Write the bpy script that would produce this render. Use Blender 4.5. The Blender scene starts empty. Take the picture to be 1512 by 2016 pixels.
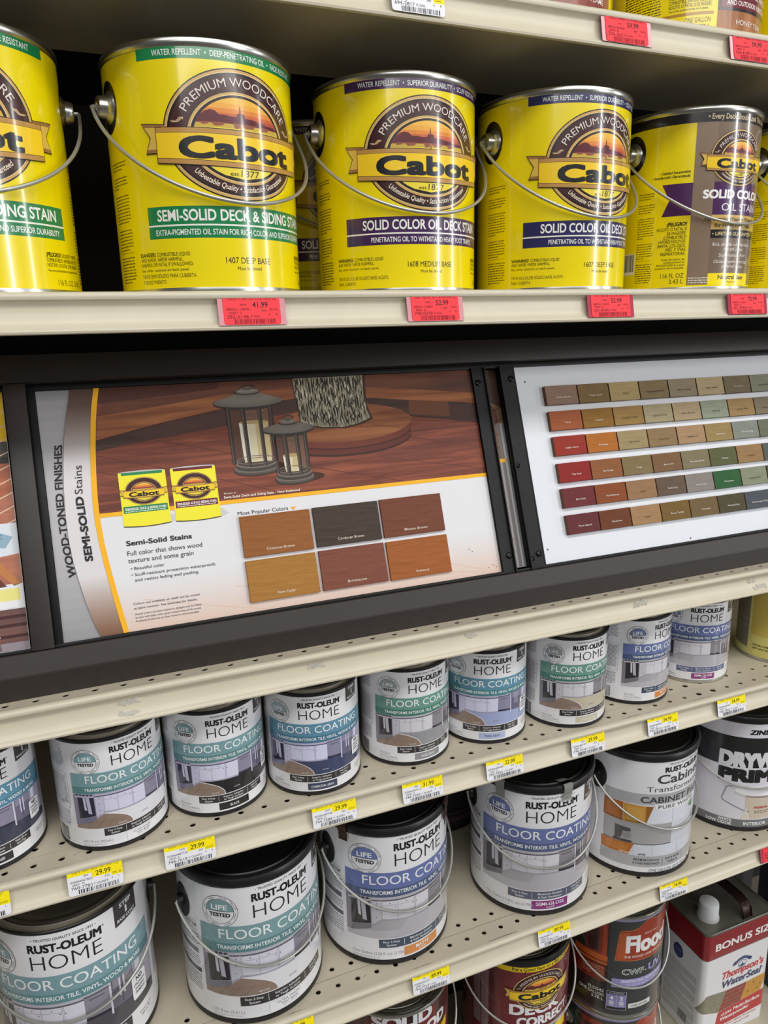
import bpy, bmesh, math, random
from mathutils import Vector, Matrix
from mathutils.geometry import tessellate_polygon

random.seed(7)
H = 1.48                      # eye height; shelf heights below are given relative to the eye
scene = bpy.context.scene
COL = scene.collection

# ------------------------------------------------------------------ camera
cam_d = bpy.data.cameras.new('camera')
cam_d.sensor_fit = 'VERTICAL'
cam_d.sensor_height = 36.0
cam_d.lens = 36.0 * 1450.0 / 2016.0
cam_d.clip_start = 0.01
cam = bpy.data.objects.new('camera', cam_d)
COL.objects.link(cam)
R_, D_, F_ = ((0.9273072, -0.37351198, -0.02429317),
              (-0.11237937, -0.21591729, -0.96992299),
              (0.35703254, 0.90214662, -0.2421967))
cam.matrix_world = Matrix(((R_[0], -D_[0], -F_[0], 0.0),
                           (R_[1], -D_[1], -F_[1], 0.0),
                           (R_[2], -D_[2], -F_[2], H),
                           (0, 0, 0, 1)))
scene.camera = cam

# ------------------------------------------------------------------ world, lamps, exposure
world = bpy.data.worlds.new('store')
scene.world = world
world.use_nodes = True
bg = world.node_tree.nodes['Background']
bg.inputs['Color'].default_value = (0.97, 0.98, 1.0, 1)
bg.inputs['Strength'].default_value = 0.105

def area(name, loc, target, sx, sy, power, color=(1, 1, 1)):
    d = bpy.data.lights.new(name, 'AREA')
    d.shape = 'RECTANGLE'
    d.size, d.size_y, d.energy, d.color = sx, sy, power, color
    o = bpy.data.objects.new(name, d)
    COL.objects.link(o)
    o.location = loc
    o.rotation_euler = (Vector(target) - Vector(loc)).to_track_quat('-Z', 'Y').to_euler()
    return o

# ceiling fluorescents over the aisle, and the next rows further into the store
area('ceiling_row_over_aisle', (0.6, -0.95, 3.35), (0.6, 0.1, 0.9), 5.0, 0.5, 62, (1.0, 0.985, 0.96))
area('ceiling_row_behind', (0.4, -3.6, 3.35), (0.4, 0.4, 1.0), 6.0, 0.6, 80, (1.0, 0.985, 0.96))
area('storefront_window', (6.4, -6.6, 2.2), (0.5, 0.7, 1.4), 0.42, 3.6, 190, (0.96, 0.98, 1.0))
area('far_row_of_lamps', (7.6, -2.6, 2.3), (0.4, 0.7, 1.4), 0.30, 3.0, 80, (1.0, 0.99, 0.97))

vs = scene.view_settings
vs.view_transform = 'Standard'
vs.look = 'None'
vs.exposure = -0.08
vs.gamma = 1.0
vs.use_curve_mapping = False

# ------------------------------------------------------------------ materials
def lin(c):
    c = c / 255.0
    return c / 12.92 if c <= 0.04045 else ((c + 0.055) / 1.055) ** 2.4

MATS = {}

def mat(name, rgb, rough=0.5, metal=0.0, coat=0.0, spec=0.5, noise=0.0, nscale=40.0, alpha=1.0, transmission=0.0, bump=0.0):
    if name in MATS:
        return MATS[name]
    m = bpy.data.materials.new(name)
    m.use_nodes = True
    nt = m.node_tree
    b = nt.nodes['Principled BSDF']
    c = (lin(rgb[0]), lin(rgb[1]), lin(rgb[2]), 1)
    b.inputs['Base Color'].default_value = c
    b.inputs['Roughness'].default_value = rough
    b.inputs['Metallic'].default_value = metal
    b.inputs['Specular IOR Level'].default_value = spec
    b.inputs['Coat Weight'].default_value = coat
    b.inputs['Coat Roughness'].default_value = 0.09
    b.inputs['Alpha'].default_value = alpha
    b.inputs['Transmission Weight'].default_value = transmission
    m.diffuse_color = c
    if noise or bump:
        tc = nt.nodes.new('ShaderNodeTexCoord')
        n = nt.nodes.new('ShaderNodeTexNoise')
        n.inputs['Scale'].default_value = nscale
        n.inputs['Detail'].default_value = 4
        nt.links.new(tc.outputs['Object'], n.inputs['Vector'])
        if noise:
            mx = nt.nodes.new('ShaderNodeMixRGB')
            mx.blend_type = 'MULTIPLY'
            mx.inputs['Color1'].default_value = c
            rp = nt.nodes.new('ShaderNodeValToRGB')
            lo = 1 - noise
            rp.color_ramp.elements[0].position = 0.35
            rp.color_ramp.elements[0].color = (lo, lo, lo, 1)
            rp.color_ramp.elements[1].position = 0.65
            nt.links.new(n.outputs['Fac'], rp.inputs['Fac'])
            nt.links.new(rp.outputs['Color'], mx.inputs['Color2'])
            mx.inputs['Fac'].default_value = 1
            nt.links.new(mx.outputs['Color'], b.inputs['Base Color'])
        if bump:
            bp = nt.nodes.new('ShaderNodeBump')
            bp.inputs['Strength'].default_value = bump
            bp.inputs['Distance'].default_value = 0.001
            nt.links.new(n.outputs['Fac'], bp.inputs['Height'])
            nt.links.new(bp.outputs['Normal'], b.inputs['Normal'])
    MATS[name] = m
    return m

FINISH = {'gloss': (0.24, 0.55, 0.5), 'satin': (0.48, 0.0, 0.28), 'paper': (0.55, 0.0, 0.3), 'matte': (0.8, 0.0, 0.3)}

def ink(rgb, finish='gloss'):
    r, g, b = [int(max(0, min(255, x))) for x in rgb]
    k = 'ink_%02x%02x%02x_%s' % (r, g, b, finish)
    ro, co, sp = FINISH[finish]
    return mat(k, (r, g, b), ro, coat=co, spec=sp)

def streak_mat(name, c1, c2, scale=(4, 4, 60), rough=0.5, coat=0.0, c3=None, detail=6.0, dist=0.6, spec=0.5):
    """printed or painted grain: noise stretched along one axis between two or three colours"""
    if name in MATS:
        return MATS[name]
    m = bpy.data.materials.new(name)
    m.use_nodes = True
    nt = m.node_tree
    b = nt.nodes['Principled BSDF']
    b.inputs['Roughness'].default_value = rough
    b.inputs['Coat Weight'].default_value = coat
    b.inputs['Specular IOR Level'].default_value = spec
    tc = nt.nodes.new('ShaderNodeTexCoord')
    mp = nt.nodes.new('ShaderNodeMapping')
    mp.inputs['Scale'].default_value = scale
    n = nt.nodes.new('ShaderNodeTexNoise')
    n.inputs['Scale'].default_value = 1.0
    n.inputs['Detail'].default_value = detail
    n.inputs['Distortion'].default_value = dist
    rp = nt.nodes.new('ShaderNodeValToRGB')
    e = rp.color_ramp.elements
    e[0].position, e[1].position = 0.34, 0.66
    e[0].color = tuple(lin(x) for x in c1) + (1,)
    e[1].color = tuple(lin(x) for x in c2) + (1,)
    if c3:
        k = e.new(0.5)
        k.color = tuple(lin(x) for x in c3) + (1,)
    nt.links.new(tc.outputs['Object'], mp.inputs['Vector'])
    nt.links.new(mp.outputs['Vector'], n.inputs['Vector'])
    nt.links.new(n.outputs['Fac'], rp.inputs['Fac'])
    nt.links.new(rp.outputs['Color'], b.inputs['Base Color'])
    MATS[name] = m
    return m

M_SHELF = mat('beige_shelf_enamel', (198, 189, 168), 0.42, noise=0.05, nscale=30)
M_LIP = mat('beige_lip_enamel', (211, 203, 181), 0.36, noise=0.04, nscale=25)
M_HOLLOW = mat('shelf_hollow', (70, 66, 58), 0.8)
M_BLACKSTEEL = mat('black_steel', (15, 16, 18), 0.5, spec=0.3)
M_BACK = mat('dark_back_panel', (44, 41, 37), 0.75, noise=0.15, nscale=8)
M_SILVER = mat('tinplate', (196, 196, 192), 0.28, metal=1.0, noise=0.06, nscale=60)
M_WIRE = mat('galvanised_wire', (178, 178, 172), 0.42, metal=0.75)
M_BLACKPL = mat('black_plastic', (24, 24, 26), 0.38, bump=0.05, nscale=600)
M_EAR = mat('black_ear_plastic', (17, 17, 19), 0.45)
M_WHITEPL = mat('white_plastic', (226, 227, 231), 0.4)
M_DARKWOOD = mat('dark_brown_laminate', (47, 40, 37), 0.5, noise=0.10, nscale=120)
M_DARKTIN = mat('dull_tin', (116, 114, 103), 0.3, metal=0.45, noise=0.12, nscale=30)

# ------------------------------------------------------------------ object helpers
def smooth(me, ang=38):
    for p in me.polygons:
        p.use_smooth = True
    me.set_sharp_from_angle(angle=math.radians(ang))

def link_mesh(name, me, parent=None, sm=True):
    o = bpy.data.objects.new(name, me)
    COL.objects.link(o)
    if parent is not None:
        o.parent = parent
    if sm:
        smooth(me)
    return o

def from_bm(name, bm, m, parent=None, sm=True):
    me = bpy.data.meshes.new(name)
    bmesh.ops.recalc_face_normals(bm, faces=bm.faces)
    bm.to_mesh(me)
    bm.free()
    me.materials.append(m)
    return link_mesh(name, me, parent, sm)

def thing(name, label, cat, loc=(0, 0, 0), rz=0.0, group=None):
    o = bpy.data.objects.new(name, None)
    COL.objects.link(o)
    o.empty_display_size = 0.02
    o.location = loc
    o.rotation_euler = (0, 0, rz)
    o['label'] = label
    o['category'] = cat
    if group:
        o['group'] = group
    return o

def tag(o, label, cat, group=None):
    o['label'] = label
    o['category'] = cat
    if group:
        o['group'] = group
    return o

def copy_tree(root, label, loc, rz=0.0, group=None):
    r = root.copy()
    COL.objects.link(r)
    r.location = loc
    r.rotation_euler = (0, 0, rz)
    r['label'] = label
    if group:
        r['group'] = group
    for ch in list(root.children):
        c = ch.copy()
        COL.objects.link(c)
        c.parent = r
        for g in list(ch.children):
            d = g.copy()
            COL.objects.link(d)
            d.parent = c
    return r

def add_box(bm, x0, x1, y0, y1, z0, z1, bevel=0.0):
    vs_ = [bm.verts.new((x, y, z)) for x in (x0, x1) for y in (y0, y1) for z in (z0, z1)]
    idx = [(0, 1, 3, 2), (4, 6, 7, 5), (0, 4, 5, 1), (2, 3, 7, 6), (0, 2, 6, 4), (1, 5, 7, 3)]
    fs = [bm.faces.new([vs_[i] for i in f]) for f in idx]
    if bevel:
        es = list({e for f in fs for e in f.edges})
        bmesh.ops.bevel(bm, geom=es, offset=bevel, segments=2, affect='EDGES', profile=0.5)

def box(name, x0, x1, y0, y1, z0, z1, m, parent=None, bevel=0.0):
    bm = bmesh.new()
    add_box(bm, x0, x1, y0, y1, z0, z1, bevel)
    return from_bm(name, bm, m, parent)

def lathe_bm(profile, segs=72):
    bm = bmesh.new()
    rings = []
    for r, z in profile:
        if r < 1e-6:
            rings.append([bm.verts.new((0, 0, z))])
        else:
            rings.append([bm.verts.new((r * math.sin(2 * math.pi * i / segs), -r * math.cos(2 * math.pi * i / segs), z)) for i in range(segs)])
    for a, b in zip(rings, rings[1:]):
        for i in range(segs):
            j = (i + 1) % segs
            if len(a) == 1 and len(b) == 1:
                continue
            if len(a) == 1:
                bm.faces.new((a[0], b[i], b[j]))
            elif len(b) == 1:
                bm.faces.new((a[i], a[j], b[0]))
            else:
                bm.faces.new((a[i], a[j], b[j], b[i]))
    return bm

def lathe(name, profile, m, parent=None, segs=72):
    return from_bm(name, lathe_bm(profile, segs), m, parent)

def add_tube(bm, pts, r, n=8, closed=False):
    pts = [Vector(p) for p in pts]
    rings = []
    up = Vector((0.31, 0.17, 0.93)).normalized()
    for i, p in enumerate(pts):
        a = pts[i - 1] if i else pts[0]
        b = pts[i + 1] if i + 1 < len(pts) else pts[-1]
        t = (b - a).normalized()
        x = t.cross(up)
        if x.length < 1e-4:
            x = t.cross(Vector((1, 0, 0)))
        x.normalize()
        y = t.cross(x)
        up = -y if y.dot(up) < 0 else y
        x = t.cross(up).normalized()
        rings.append([bm.verts.new(p + r * (math.cos(k * 2 * math.pi / n) * x + math.sin(k * 2 * math.pi / n) * up)) for k in range(n)])
    for a, b in zip(rings, rings[1:]):
        for k in range(n):
            bm.faces.new((a[k], a[(k + 1) % n], b[(k + 1) % n], b[k]))
    for rg in (rings[0], rings[-1]):
        bm.faces.new(rg)

def extrude_profile(name, prof, x0, x1, m, parent=None, loc=(0, 0, 0), nseg=1):
    """prof: closed list of (y, z), swept along x"""
    bm = bmesh.new()
    cols = []
    for k in range(nseg + 1):
        x = x0 + (x1 - x0) * k / nseg
        cols.append([bm.verts.new((x + loc[0], y + loc[1], z + loc[2])) for y, z in prof])
    n = len(prof)
    for a, b in zip(cols, cols[1:]):
        for i in range(n):
            bm.faces.new((a[i], a[(i + 1) % n], b[(i + 1) % n], b[i]))
    bm.faces.new(cols[0])
    bm.faces.new(cols[-1])
    return from_bm(name, bm, m, parent)

# ------------------------------------------------------------------ flat artwork (labels, tags, posters): inked shapes in millimetres
_TC = bpy.data.curves.new('type', 'FONT')
_TC.resolution_u = 4
_TO = bpy.data.objects.new('type', _TC)
_CACHE = {}
CAP = 0.682

def glyphs(s, bold=0.0, space=1.0):
    k = (s, bold, space)
    if k not in _CACHE:
        _TC.body = s
        _TC.offset = bold
        _TC.space_character = space
        me = bpy.data.meshes.new_from_object(_TO)
        vs_ = [(v.co.x, v.co.y) for v in me.vertices]
        fs = [tuple(p.vertices) for p in me.polygons]
        bpy.data.meshes.remove(me)
        x0 = min(v[0] for v in vs_) if vs_ else 0
        x1 = max(v[0] for v in vs_) if vs_ else 1
        _CACHE[k] = ([(x - x0, y) for x, y in vs_], fs, x1 - x0)
    return _CACHE[k]

def clip(poly, axis_val, keep_ge):
    out = []
    n = len(poly)
    for i in range(n):
        a, b = poly[i], poly[(i + 1) % n]
        da, db = a[0] - axis_val, b[0] - axis_val
        if not keep_ge:
            da, db = -da, -db
        if da >= 0:
            out.append(a)
        if (da >= 0) != (db >= 0):
            t = da / (da - db)
            out.append((a[0] + t * (b[0] - a[0]), a[1] + t * (b[1] - a[1])))
    return out

class Art:
    def __init__(self, finish='gloss'):
        self.faces = []           # (polygon, material, layer)
        self.finish = finish

    def _ink(self, c):
        return c if isinstance(c, bpy.types.Material) else ink(c, self.finish)

    def poly(self, pts, c, L=1):
        m = self._ink(c)
        pts = [tuple(p) for p in pts]
        if len(pts) <= 3:
            self.faces.append((pts, m, L))
            return
        for t in tessellate_polygon([[Vector((p[0], p[1], 0)) for p in pts]]):
            self.faces.append(([pts[i] for i in t], m, L))

    def rect(self, x0, y0, x1, y1, c, L=1):
        self.faces.append(([(x0, y0), (x1, y0), (x1, y1), (x0, y1)], self._ink(c), L))

    def rrect(self, x0, y0, x1, y1, r, c, L=1):
        pts = []
        for cx, cy, a0 in ((x1 - r, y1 - r, 0), (x0 + r, y1 - r, 90), (x0 + r, y0 + r, 180), (x1 - r, y0 + r, 270)):
            for k in range(5):
                a = math.radians(a0 + 22.5 * k)
                pts.append((cx + r * math.cos(a), cy + r * math.sin(a)))
        self.poly(pts, c, L)

    def ell(self, cx, cy, rx, ry, c, L=1, n=56, y0=None, y1=None):
        m = self._ink(c)
        if y0 is None and y1 is None:
            self.poly([(cx + rx * math.cos(2 * math.pi * i / n), cy + ry * math.sin(2 * math.pi * i / n)) for i in range(n)], m, L)
            return
        lo = cy - ry if y0 is None else max(y0, cy - ry)
        hi = cy + ry if y1 is None else min(y1, cy + ry)
        if hi <= lo:
            return
        k = 14
        ys = [lo + (hi - lo) * i / k for i in range(k + 1)]
        w = [rx * math.sqrt(max(0, 1 - ((y - cy) / ry) ** 2)) for y in ys]
        for i in range(k):
            self.faces.append(([(cx - w[i], ys[i]), (cx + w[i], ys[i]), (cx + w[i + 1], ys[i + 1]), (cx - w[i + 1], ys[i + 1])], m, L))

    def ring(self, cx, cy, rx, ry, w, c, L=1, n=64, a0=0, a1=360):
        m = self._ink(c)
        for i in range(n):
            a = math.radians(a0 + (a1 - a0) * i / n)
            b = math.radians(a0 + (a1 - a0) * (i + 1) / n)
            self.faces.append(([(cx + rx * math.cos(a), cy + ry * math.sin(a)), (cx + rx * math.cos(b), cy + ry * math.sin(b)),
                                (cx + (rx - w) * math.cos(b), cy + (ry - w) * math.sin(b)), (cx + (rx - w) * math.cos(a), cy + (ry - w) * math.sin(a))], m, L))

    def band(self, x0, x1, top, bot, c, L=1, n=24):
        m = self._ink(c)
        f = (lambda q: (q if callable(q) else (lambda x: q)))
        top, bot = f(top), f(bot)
        for i in range(n):
            a, b = x0 + (x1 - x0) * i / n, x0 + (x1 - x0) * (i + 1) / n
            self.faces.append(([(a, bot(a)), (b, bot(b)), (b, top(b)), (a, top(a))], m, L))

    def stroke(self, pts, w, c, L=1):
        m = self._ink(c)
        for (ax, ay), (bx, by) in zip(pts, pts[1:]):
            dx, dy = bx - ax, by - ay
            l = math.hypot(dx, dy) or 1
            nx, ny = -dy / l * w / 2, dx / l * w / 2
            self.faces.append(([(ax + nx, ay + ny), (ax - nx, ay - ny), (bx - nx, by - ny), (bx + nx, by + ny)], m, L))

    def text(self, s, x, y, h, c, L=4, align='L', w=None, bold=0.0, shear=0.0, sx=1.0, space=1.0, arc=None, rot=0.0, curve=None):
        stamp = bold >= 0.03 and h > 3.9
        if stamp:
            # heavy weight: the regular letter printed several times round a small square
            v0, f0, wid = glyphs(s, 0.0, space)
            vs_, fs = [], []
            asp = (w / wid) / (h / CAP) if w else sx
            for dx_, dy_ in ((1, 0), (0, 1), (-1, 0), (0, -1), (0.92, 0.92), (-0.92, 0.92), (-0.92, -0.92), (0.92, -0.92)):
                ox_, oy_ = bold * dx_ / max(1.0, asp), bold * dy_ * 0.7
                b0 = len(vs_)
                vs_ += [(px + ox_ + bold, py * (1 - 2.0 * bold) + oy_ + bold * 0.7) for px, py in v0]
                fs += [tuple(i + b0 for i in f) for f in f0]
            wid += 2 * bold
        else:
            vs_, fs, wid = glyphs(s, bold, space)
        k = h / CAP
        kx = k * sx if w is None else w / wid
        W = wid * kx
        ox = {'L': 0, 'C': -W / 2, 'R': -W}[align]
        out = []
        if arc:
            kind, cx, cy, rx, ry = arc
            N = 400
            tab = [0.0]
            a0 = math.pi / 2 if kind == 'top' else -math.pi / 2
            sg = -1 if kind == 'top' else 1
            P = [(cx + rx * math.cos(a0 + sg * (i - N) * math.pi / N), cy + ry * math.sin(a0 + sg * (i - N) * math.pi / N)) for i in range(2 * N + 1)]
            for i in range(2 * N):
                tab.append(tab[-1] + math.hypot(P[i + 1][0] - P[i][0], P[i + 1][1] - P[i][1]))
            mid = tab[N]
        cr, sr = math.cos(rot), math.sin(rot)
        for px, py in vs_:
            X = px * kx + ox + shear * py * k
            Y = py * k + (curve(X) if curve else 0.0)
            if arc:
                sarg = mid + X
                lo, hi = 0, 2 * N
                while hi - lo > 1:
                    md = (lo + hi) // 2
                    if tab[md] <= sarg:
                        lo = md
                    else:
                        hi = md
                t = (sarg - tab[lo]) / (tab[hi] - tab[lo] or 1)
                qx = P[lo][0] + t * (P[hi][0] - P[lo][0])
                qy = P[lo][1] + t * (P[hi][1] - P[lo][1])
                tx, ty = P[hi][0] - P[lo][0], P[hi][1] - P[lo][1]
                l = math.hypot(tx, ty) or 1
                out.append((qx - ty / l * Y, qy + tx / l * Y))
            else:
                out.append((x + X * cr - Y * sr, y + X * sr + Y * cr))
        m = self._ink(c)
        per = len(fs) // 8 if stamp else len(fs) + 1
        for q, f in enumerate(fs):
            self.faces.append(([out[i] for i in f], m, L + (0.11 * (q // per) if stamp else 0)))
        return W

    def lines(self, x0, x1, ytop, n, pitch, h, c, L=3, ragged=True, rnd=None):
        """paragraph too small to read: rows of word-length dashes"""
        rnd = rnd or random
        for i in range(n):
            y = ytop - i * pitch
            x = x0
            end = x1 if (not ragged or i < n - 1) else x0 + (x1 - x0) * rnd.uniform(0.4, 0.9)
            while x < end - h:
                wd = min(rnd.uniform(1.2, 4.2) * h, end - x)
                self.rect(x, y - h, x + wd, y - h * rnd.uniform(0.15, 0.35), c, L)
                x += wd + h * 0.55

    def barcode(self, x0, y0, x1, y1, c, L=3, seed=1):
        r = random.Random(seed)
        x = x0
        while x < x1:
            w = r.choice((0.35, 0.35, 0.6, 0.9)) * (x1 - x0) / 32
            self.rect(x, y0, min(x + w, x1), y1, c, L)
            x += w + r.choice((0.35, 0.5, 0.9)) * (x1 - x0) / 32

    def place(self, other, k=1.0, dx=0.0, dy=0.0, dL=0):
        for p, m, L in other.faces:
            self.faces.append(([(x * k + dx, y * k + dy) for x, y in p], m, L + dL))

    def build(self, name, parent, R=None, scale=1.0, step=0.00007, lift=0.00012, fn=None, grid=3.5, normal_y=-1):
        """R: wrap round a can of that radius (u = arc length, v = height); fn: any other surface; else the plane y = 0 facing -y"""
        verts, faces, mi, mats, normals = [], [], [], {}, []
        for p, m, L in self.faces:
            if m.name not in mats:
                mats[m.name] = (len(mats), m)
            idx = mats[m.name][0]
            pieces = [p]
            if R or fn:
                u0, u1 = min(q[0] for q in p), max(q[0] for q in p)
                g = grid / scale if scale < 1 else grid
                if u1 - u0 > g * 1.3:
                    pieces = []
                    rest = p
                    a = math.floor(u0 / g) + 1
                    while a * g < u1 - 1e-6 and len(rest) > 2:
                        left = clip(rest, a * g, False)
                        rest = clip(rest, a * g, True)
                        if len(left) > 2:
                            pieces.append(left)
                        a += 1
                    if len(rest) > 2:
                        pieces.append(rest)
            for q in pieces:
                ids = []
                for x, y in q:
                    x, y = x * scale * 0.001, y * scale * 0.001
                    k = lift + L * step
                    if R:
                        th = x / R
                        verts.append(((R + k) * math.sin(th), -(R + k) * math.cos(th), y))
                        normals.append((math.sin(th), -math.cos(th), 0))
                    elif fn:
                        co, no = fn(x, y, k)
                        verts.append(co)
                        normals.append(no)
                    else:
                        verts.append((x, normal_y * k, y))
                        normals.append((0, normal_y, 0))
                    ids.append(len(verts) - 1)
                # wind towards the normal
                ar = sum(q[i][0] * q[(i + 1) % len(q)][1] - q[(i + 1) % len(q)][0] * q[i][1] for i in range(len(q)))
                faces.append(ids if ar > 0 else ids[::-1])
                mi.append(idx)
        me = bpy.data.meshes.new(name)
        me.from_pydata(verts, [], faces)
        for _, m in sorted(mats.values(), key=lambda t: t[0]):
            me.materials.append(m)
        me.polygons.foreach_set('material_index', mi)
        me.update()
        if R or fn:
            for p in me.polygons:
                p.use_smooth = True
            me.normals_split_custom_set_from_vertices(normals)
        return link_mesh(name, me, parent, sm=False)
# ------------------------------------------------------------------ setting
X0, X1 = -0.95, 2.05
fl = box('floor', -3.5, 5.5, -5.0, 1.2, -0.05, 0.0, mat('store_floor', (120, 116, 108), 0.35, noise=0.08, nscale=3))
fl['kind'] = 'structure'
wb = box('wall_back', X0 - 0.1, X1 + 0.3, 1.09, 1.115, 0.0, H + 0.95, M_BACK)
wb['kind'] = 'structure'

LIP = [(0.006, 0.0), (0.0022, 0.0009), (-0.0006, 0.0004), (-0.0022, -0.0012), (-0.0026, -0.0034), (-0.0016, -0.0054),
       (0.0006, -0.0064), (0.0026, -0.0085), (0.0032, -0.0125), (0.0026, -0.0175), (0.0012, -0.0225), (-0.0008, -0.0262),
       (-0.0026, -0.0276), (-0.0040, -0.0284), (-0.0048, -0.0302), (-0.0042, -0.0320), (-0.0024, -0.0328), (0.0004, -0.0322),
       (0.0040, -0.0290), (0.0065, -0.0200), (0.0070, -0.0060)]

def shelf(name, label, zrel, yf, depth_y, rows, phase, dent=None, hole_r=0.0033, solid_rear=None, wear=0):
    """deck with real punched holes in the front rows, and the price channel along its edge"""
    z = H + zrel
    root = thing(name, label, 'shelf', (X0, yf, z), group='store shelves')
    bm = bmesh.new()
    ya = 0.004
    P = 0.0254
    if rows:
        r0 = rows[0] - P / 2
        r1 = rows[-1] + P / 2
    else:
        r0 = r1 = ya + yf
    def quad(a, b, c, d):
        bm.faces.new([bm.verts.new(p) for p in (a, b, c, d)])
    L = X1 - X0
    if rows:
        quad((0, ya, 0), (L, ya, 0), (L, r0 - yf, 0), (0, r0 - yf, 0))
    quad((0, r1 - yf, 0), (L, r1 - yf, 0), (L, depth_y - yf, 0), (0, depth_y - yf, 0))
    n = 12
    for ry in rows:
        k0 = math.floor((X0 - phase) / P)
        x = phase + k0 * P - X0
        # one cell per hole
        while x < L + P:
            cx, cy = x, ry - yf
            a0, a1 = max(0, cx - P / 2), min(L, cx + P / 2)
            if a1 - a0 < P * 0.98:
                if a1 > a0:
                    quad((a0, cy - P / 2, 0), (a1, cy - P / 2, 0), (a1, cy + P / 2, 0), (a0, cy + P / 2, 0))
                x += P
                continue
            big = dent and any(abs(cx + X0 - d) < P * 0.5 for d in dent)
            hr = hole_r * (1.3 if big else 1.0)
            rim = [bm.verts.new((cx + hr * math.cos(2 * math.pi * i / n), cy + hr * math.sin(2 * math.pi * i / n), 0)) for i in range(n)]
            low = [bm.verts.new((v.co.x, v.co.y, -0.0016)) for v in rim]
            sq = []
            for i in range(n):
                a = 2 * math.pi * i / n
                c, s = math.cos(a), math.sin(a)
                t = P / 2 / max(abs(c), abs(s))
                sq.append(bm.verts.new((cx + t * c, cy + t * s, 0)))
            # corners: 12-gon spokes at 30/60 deg miss the exact corner, so add it
            for i in range(n):
                j = (i + 1) % n
                a, b = sq[i], sq[j]
                if abs(abs(a.co.x - cx) - P / 2) < 1e-7 and abs(abs(b.co.y - cy) - P / 2) < 1e-7 and abs(a.co.y - b.co.y) > 1e-7 and abs(a.co.x - b.co.x) > 1e-7:
                    cn = bm.verts.new((a.co.x, b.co.y, 0))
                    bm.faces.new((rim[i], a, cn, b, rim[j]))
                elif abs(abs(b.co.x - cx) - P / 2) < 1e-7 and abs(abs(a.co.y - cy) - P / 2) < 1e-7 and abs(a.co.y - b.co.y) > 1e-7 and abs(a.co.x - b.co.x) > 1e-7:
                    cn = bm.verts.new((b.co.x, a.co.y, 0))
                    bm.faces.new((rim[i], a, cn, b, rim[j]))
                else:
                    bm.faces.new((rim[i], a, b, rim[j]))
                bm.faces.new((rim[i], rim[j], low[j], low[i]))
            x += P
    me = bpy.data.meshes.new('deck')
    bmesh.ops.recalc_face_normals(bm, faces=bm.faces)
    bm.to_mesh(me)
    bm.free()
    me.materials.append(M_SHELF)
    d = link_mesh('deck', me, root, sm=False)
    # folded pan under the sheet: dark hollow behind the holes, beige outside
    yr = depth_y - yf
    bm = bmesh.new()
    add_box(bm, 0, L, 0.007, yr, -0.020, -0.0175)
    add_box(bm, 0, L, 0.0075, 0.010, -0.0175, -0.0005)
    add_box(bm, 0, L, yr - 0.002, yr, -0.0175, -0.0005)
    add_box(bm, 0, 0.002, 0.010, yr - 0.002, -0.0175, -0.0005)
    add_box(bm, L - 0.002, L, 0.010, yr - 0.002, -0.0175, -0.0005)
    from_bm('underside_pan', bm, M_SHELF, root, sm=False)
    extrude_profile('price_channel', LIP, 0, L, M_LIP, root, nseg=1)
    if wear:
        # scraped paint where cans are dragged over the front bend
        r = random.Random(wear)
        bm = bmesh.new()
        x = 0.1
        while x < L - 0.1:
            w = r.uniform(0.004, 0.045)
            y0 = r.uniform(0.0035, 0.0062)
            h = r.uniform(0.0003, 0.0009)
            n_ = 5
            top = [(x + w * k / n_, y0 + h * r.uniform(0.3, 1.0) * math.sin(math.pi * (k + 0.4) / (n_ + 0.8))) for k in range(n_ + 1)]
            bot = [(x + w * k / n_, y0 - h * r.uniform(0.0, 0.6)) for k in range(n_ + 1)]
            bm.faces.new([bm.verts.new((a_, b_, 0.00025)) for a_, b_ in bot + top[::-1]])
            x += w + r.uniform(0.004, 0.05)
        for _ in range(40):
            x, y = r.uniform(0.1, L - 0.1), r.uniform(0.010, 0.075)
            l, t_ = r.uniform(0.002, 0.012), r.uniform(-0.6, 0.6)
            dx, dy = l * math.cos(t_), l * math.sin(t_)
            bm.faces.new([bm.verts.new(p) for p in ((x, y, 0.0002), (x + dx, y + dy, 0.0002), (x + dx, y + dy + 0.00045, 0.0002), (x, y + 0.0003, 0.0002))])
        from_bm('scuff_marks', bm, mat('scuffed_paint', (112, 104, 90), 0.7), root, sm=False)
    if solid_rear:
        box('rear_bracket', 0, L, depth_y - yf, solid_rear - yf, -0.012, -0.004, M_BLACKSTEEL, root)
    return root

Y_S0, Y_S1, Y_S3, Y_S4, Y_S5 = 0.668, 0.6725, 0.6765, 0.6845, 0.6885
shelf('shelf', 'topmost beige metal shelf with red and white price tags', 0.2935, Y_S0, 0.872, [], 0.0, solid_rear=1.09)
shelf('shelf', 'beige metal shelf carrying the big yellow gallon cans, red price tags on its edge', 0.034, Y_S1, 1.09, [], 0.0)
shelf('shelf', 'beige metal shelf with bare torn sticker marks under the brown sign frame', -0.323, Y_S3, 1.09, [0.690], -0.0998 + 0.0, hole_r=0.0034)
shelf('shelf', 'beige perforated shelf carrying the row of small white quart cans', -0.501, Y_S4, 1.09, [0.702, 0.7276], -0.1249, dent=(0.741, 0.765), wear=3)
shelf('shelf', 'beige perforated shelf carrying the large white gallon cans with black lids', -0.779, Y_S5, 1.09, [0.7095, 0.7345], 0.1794, wear=4)

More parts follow.
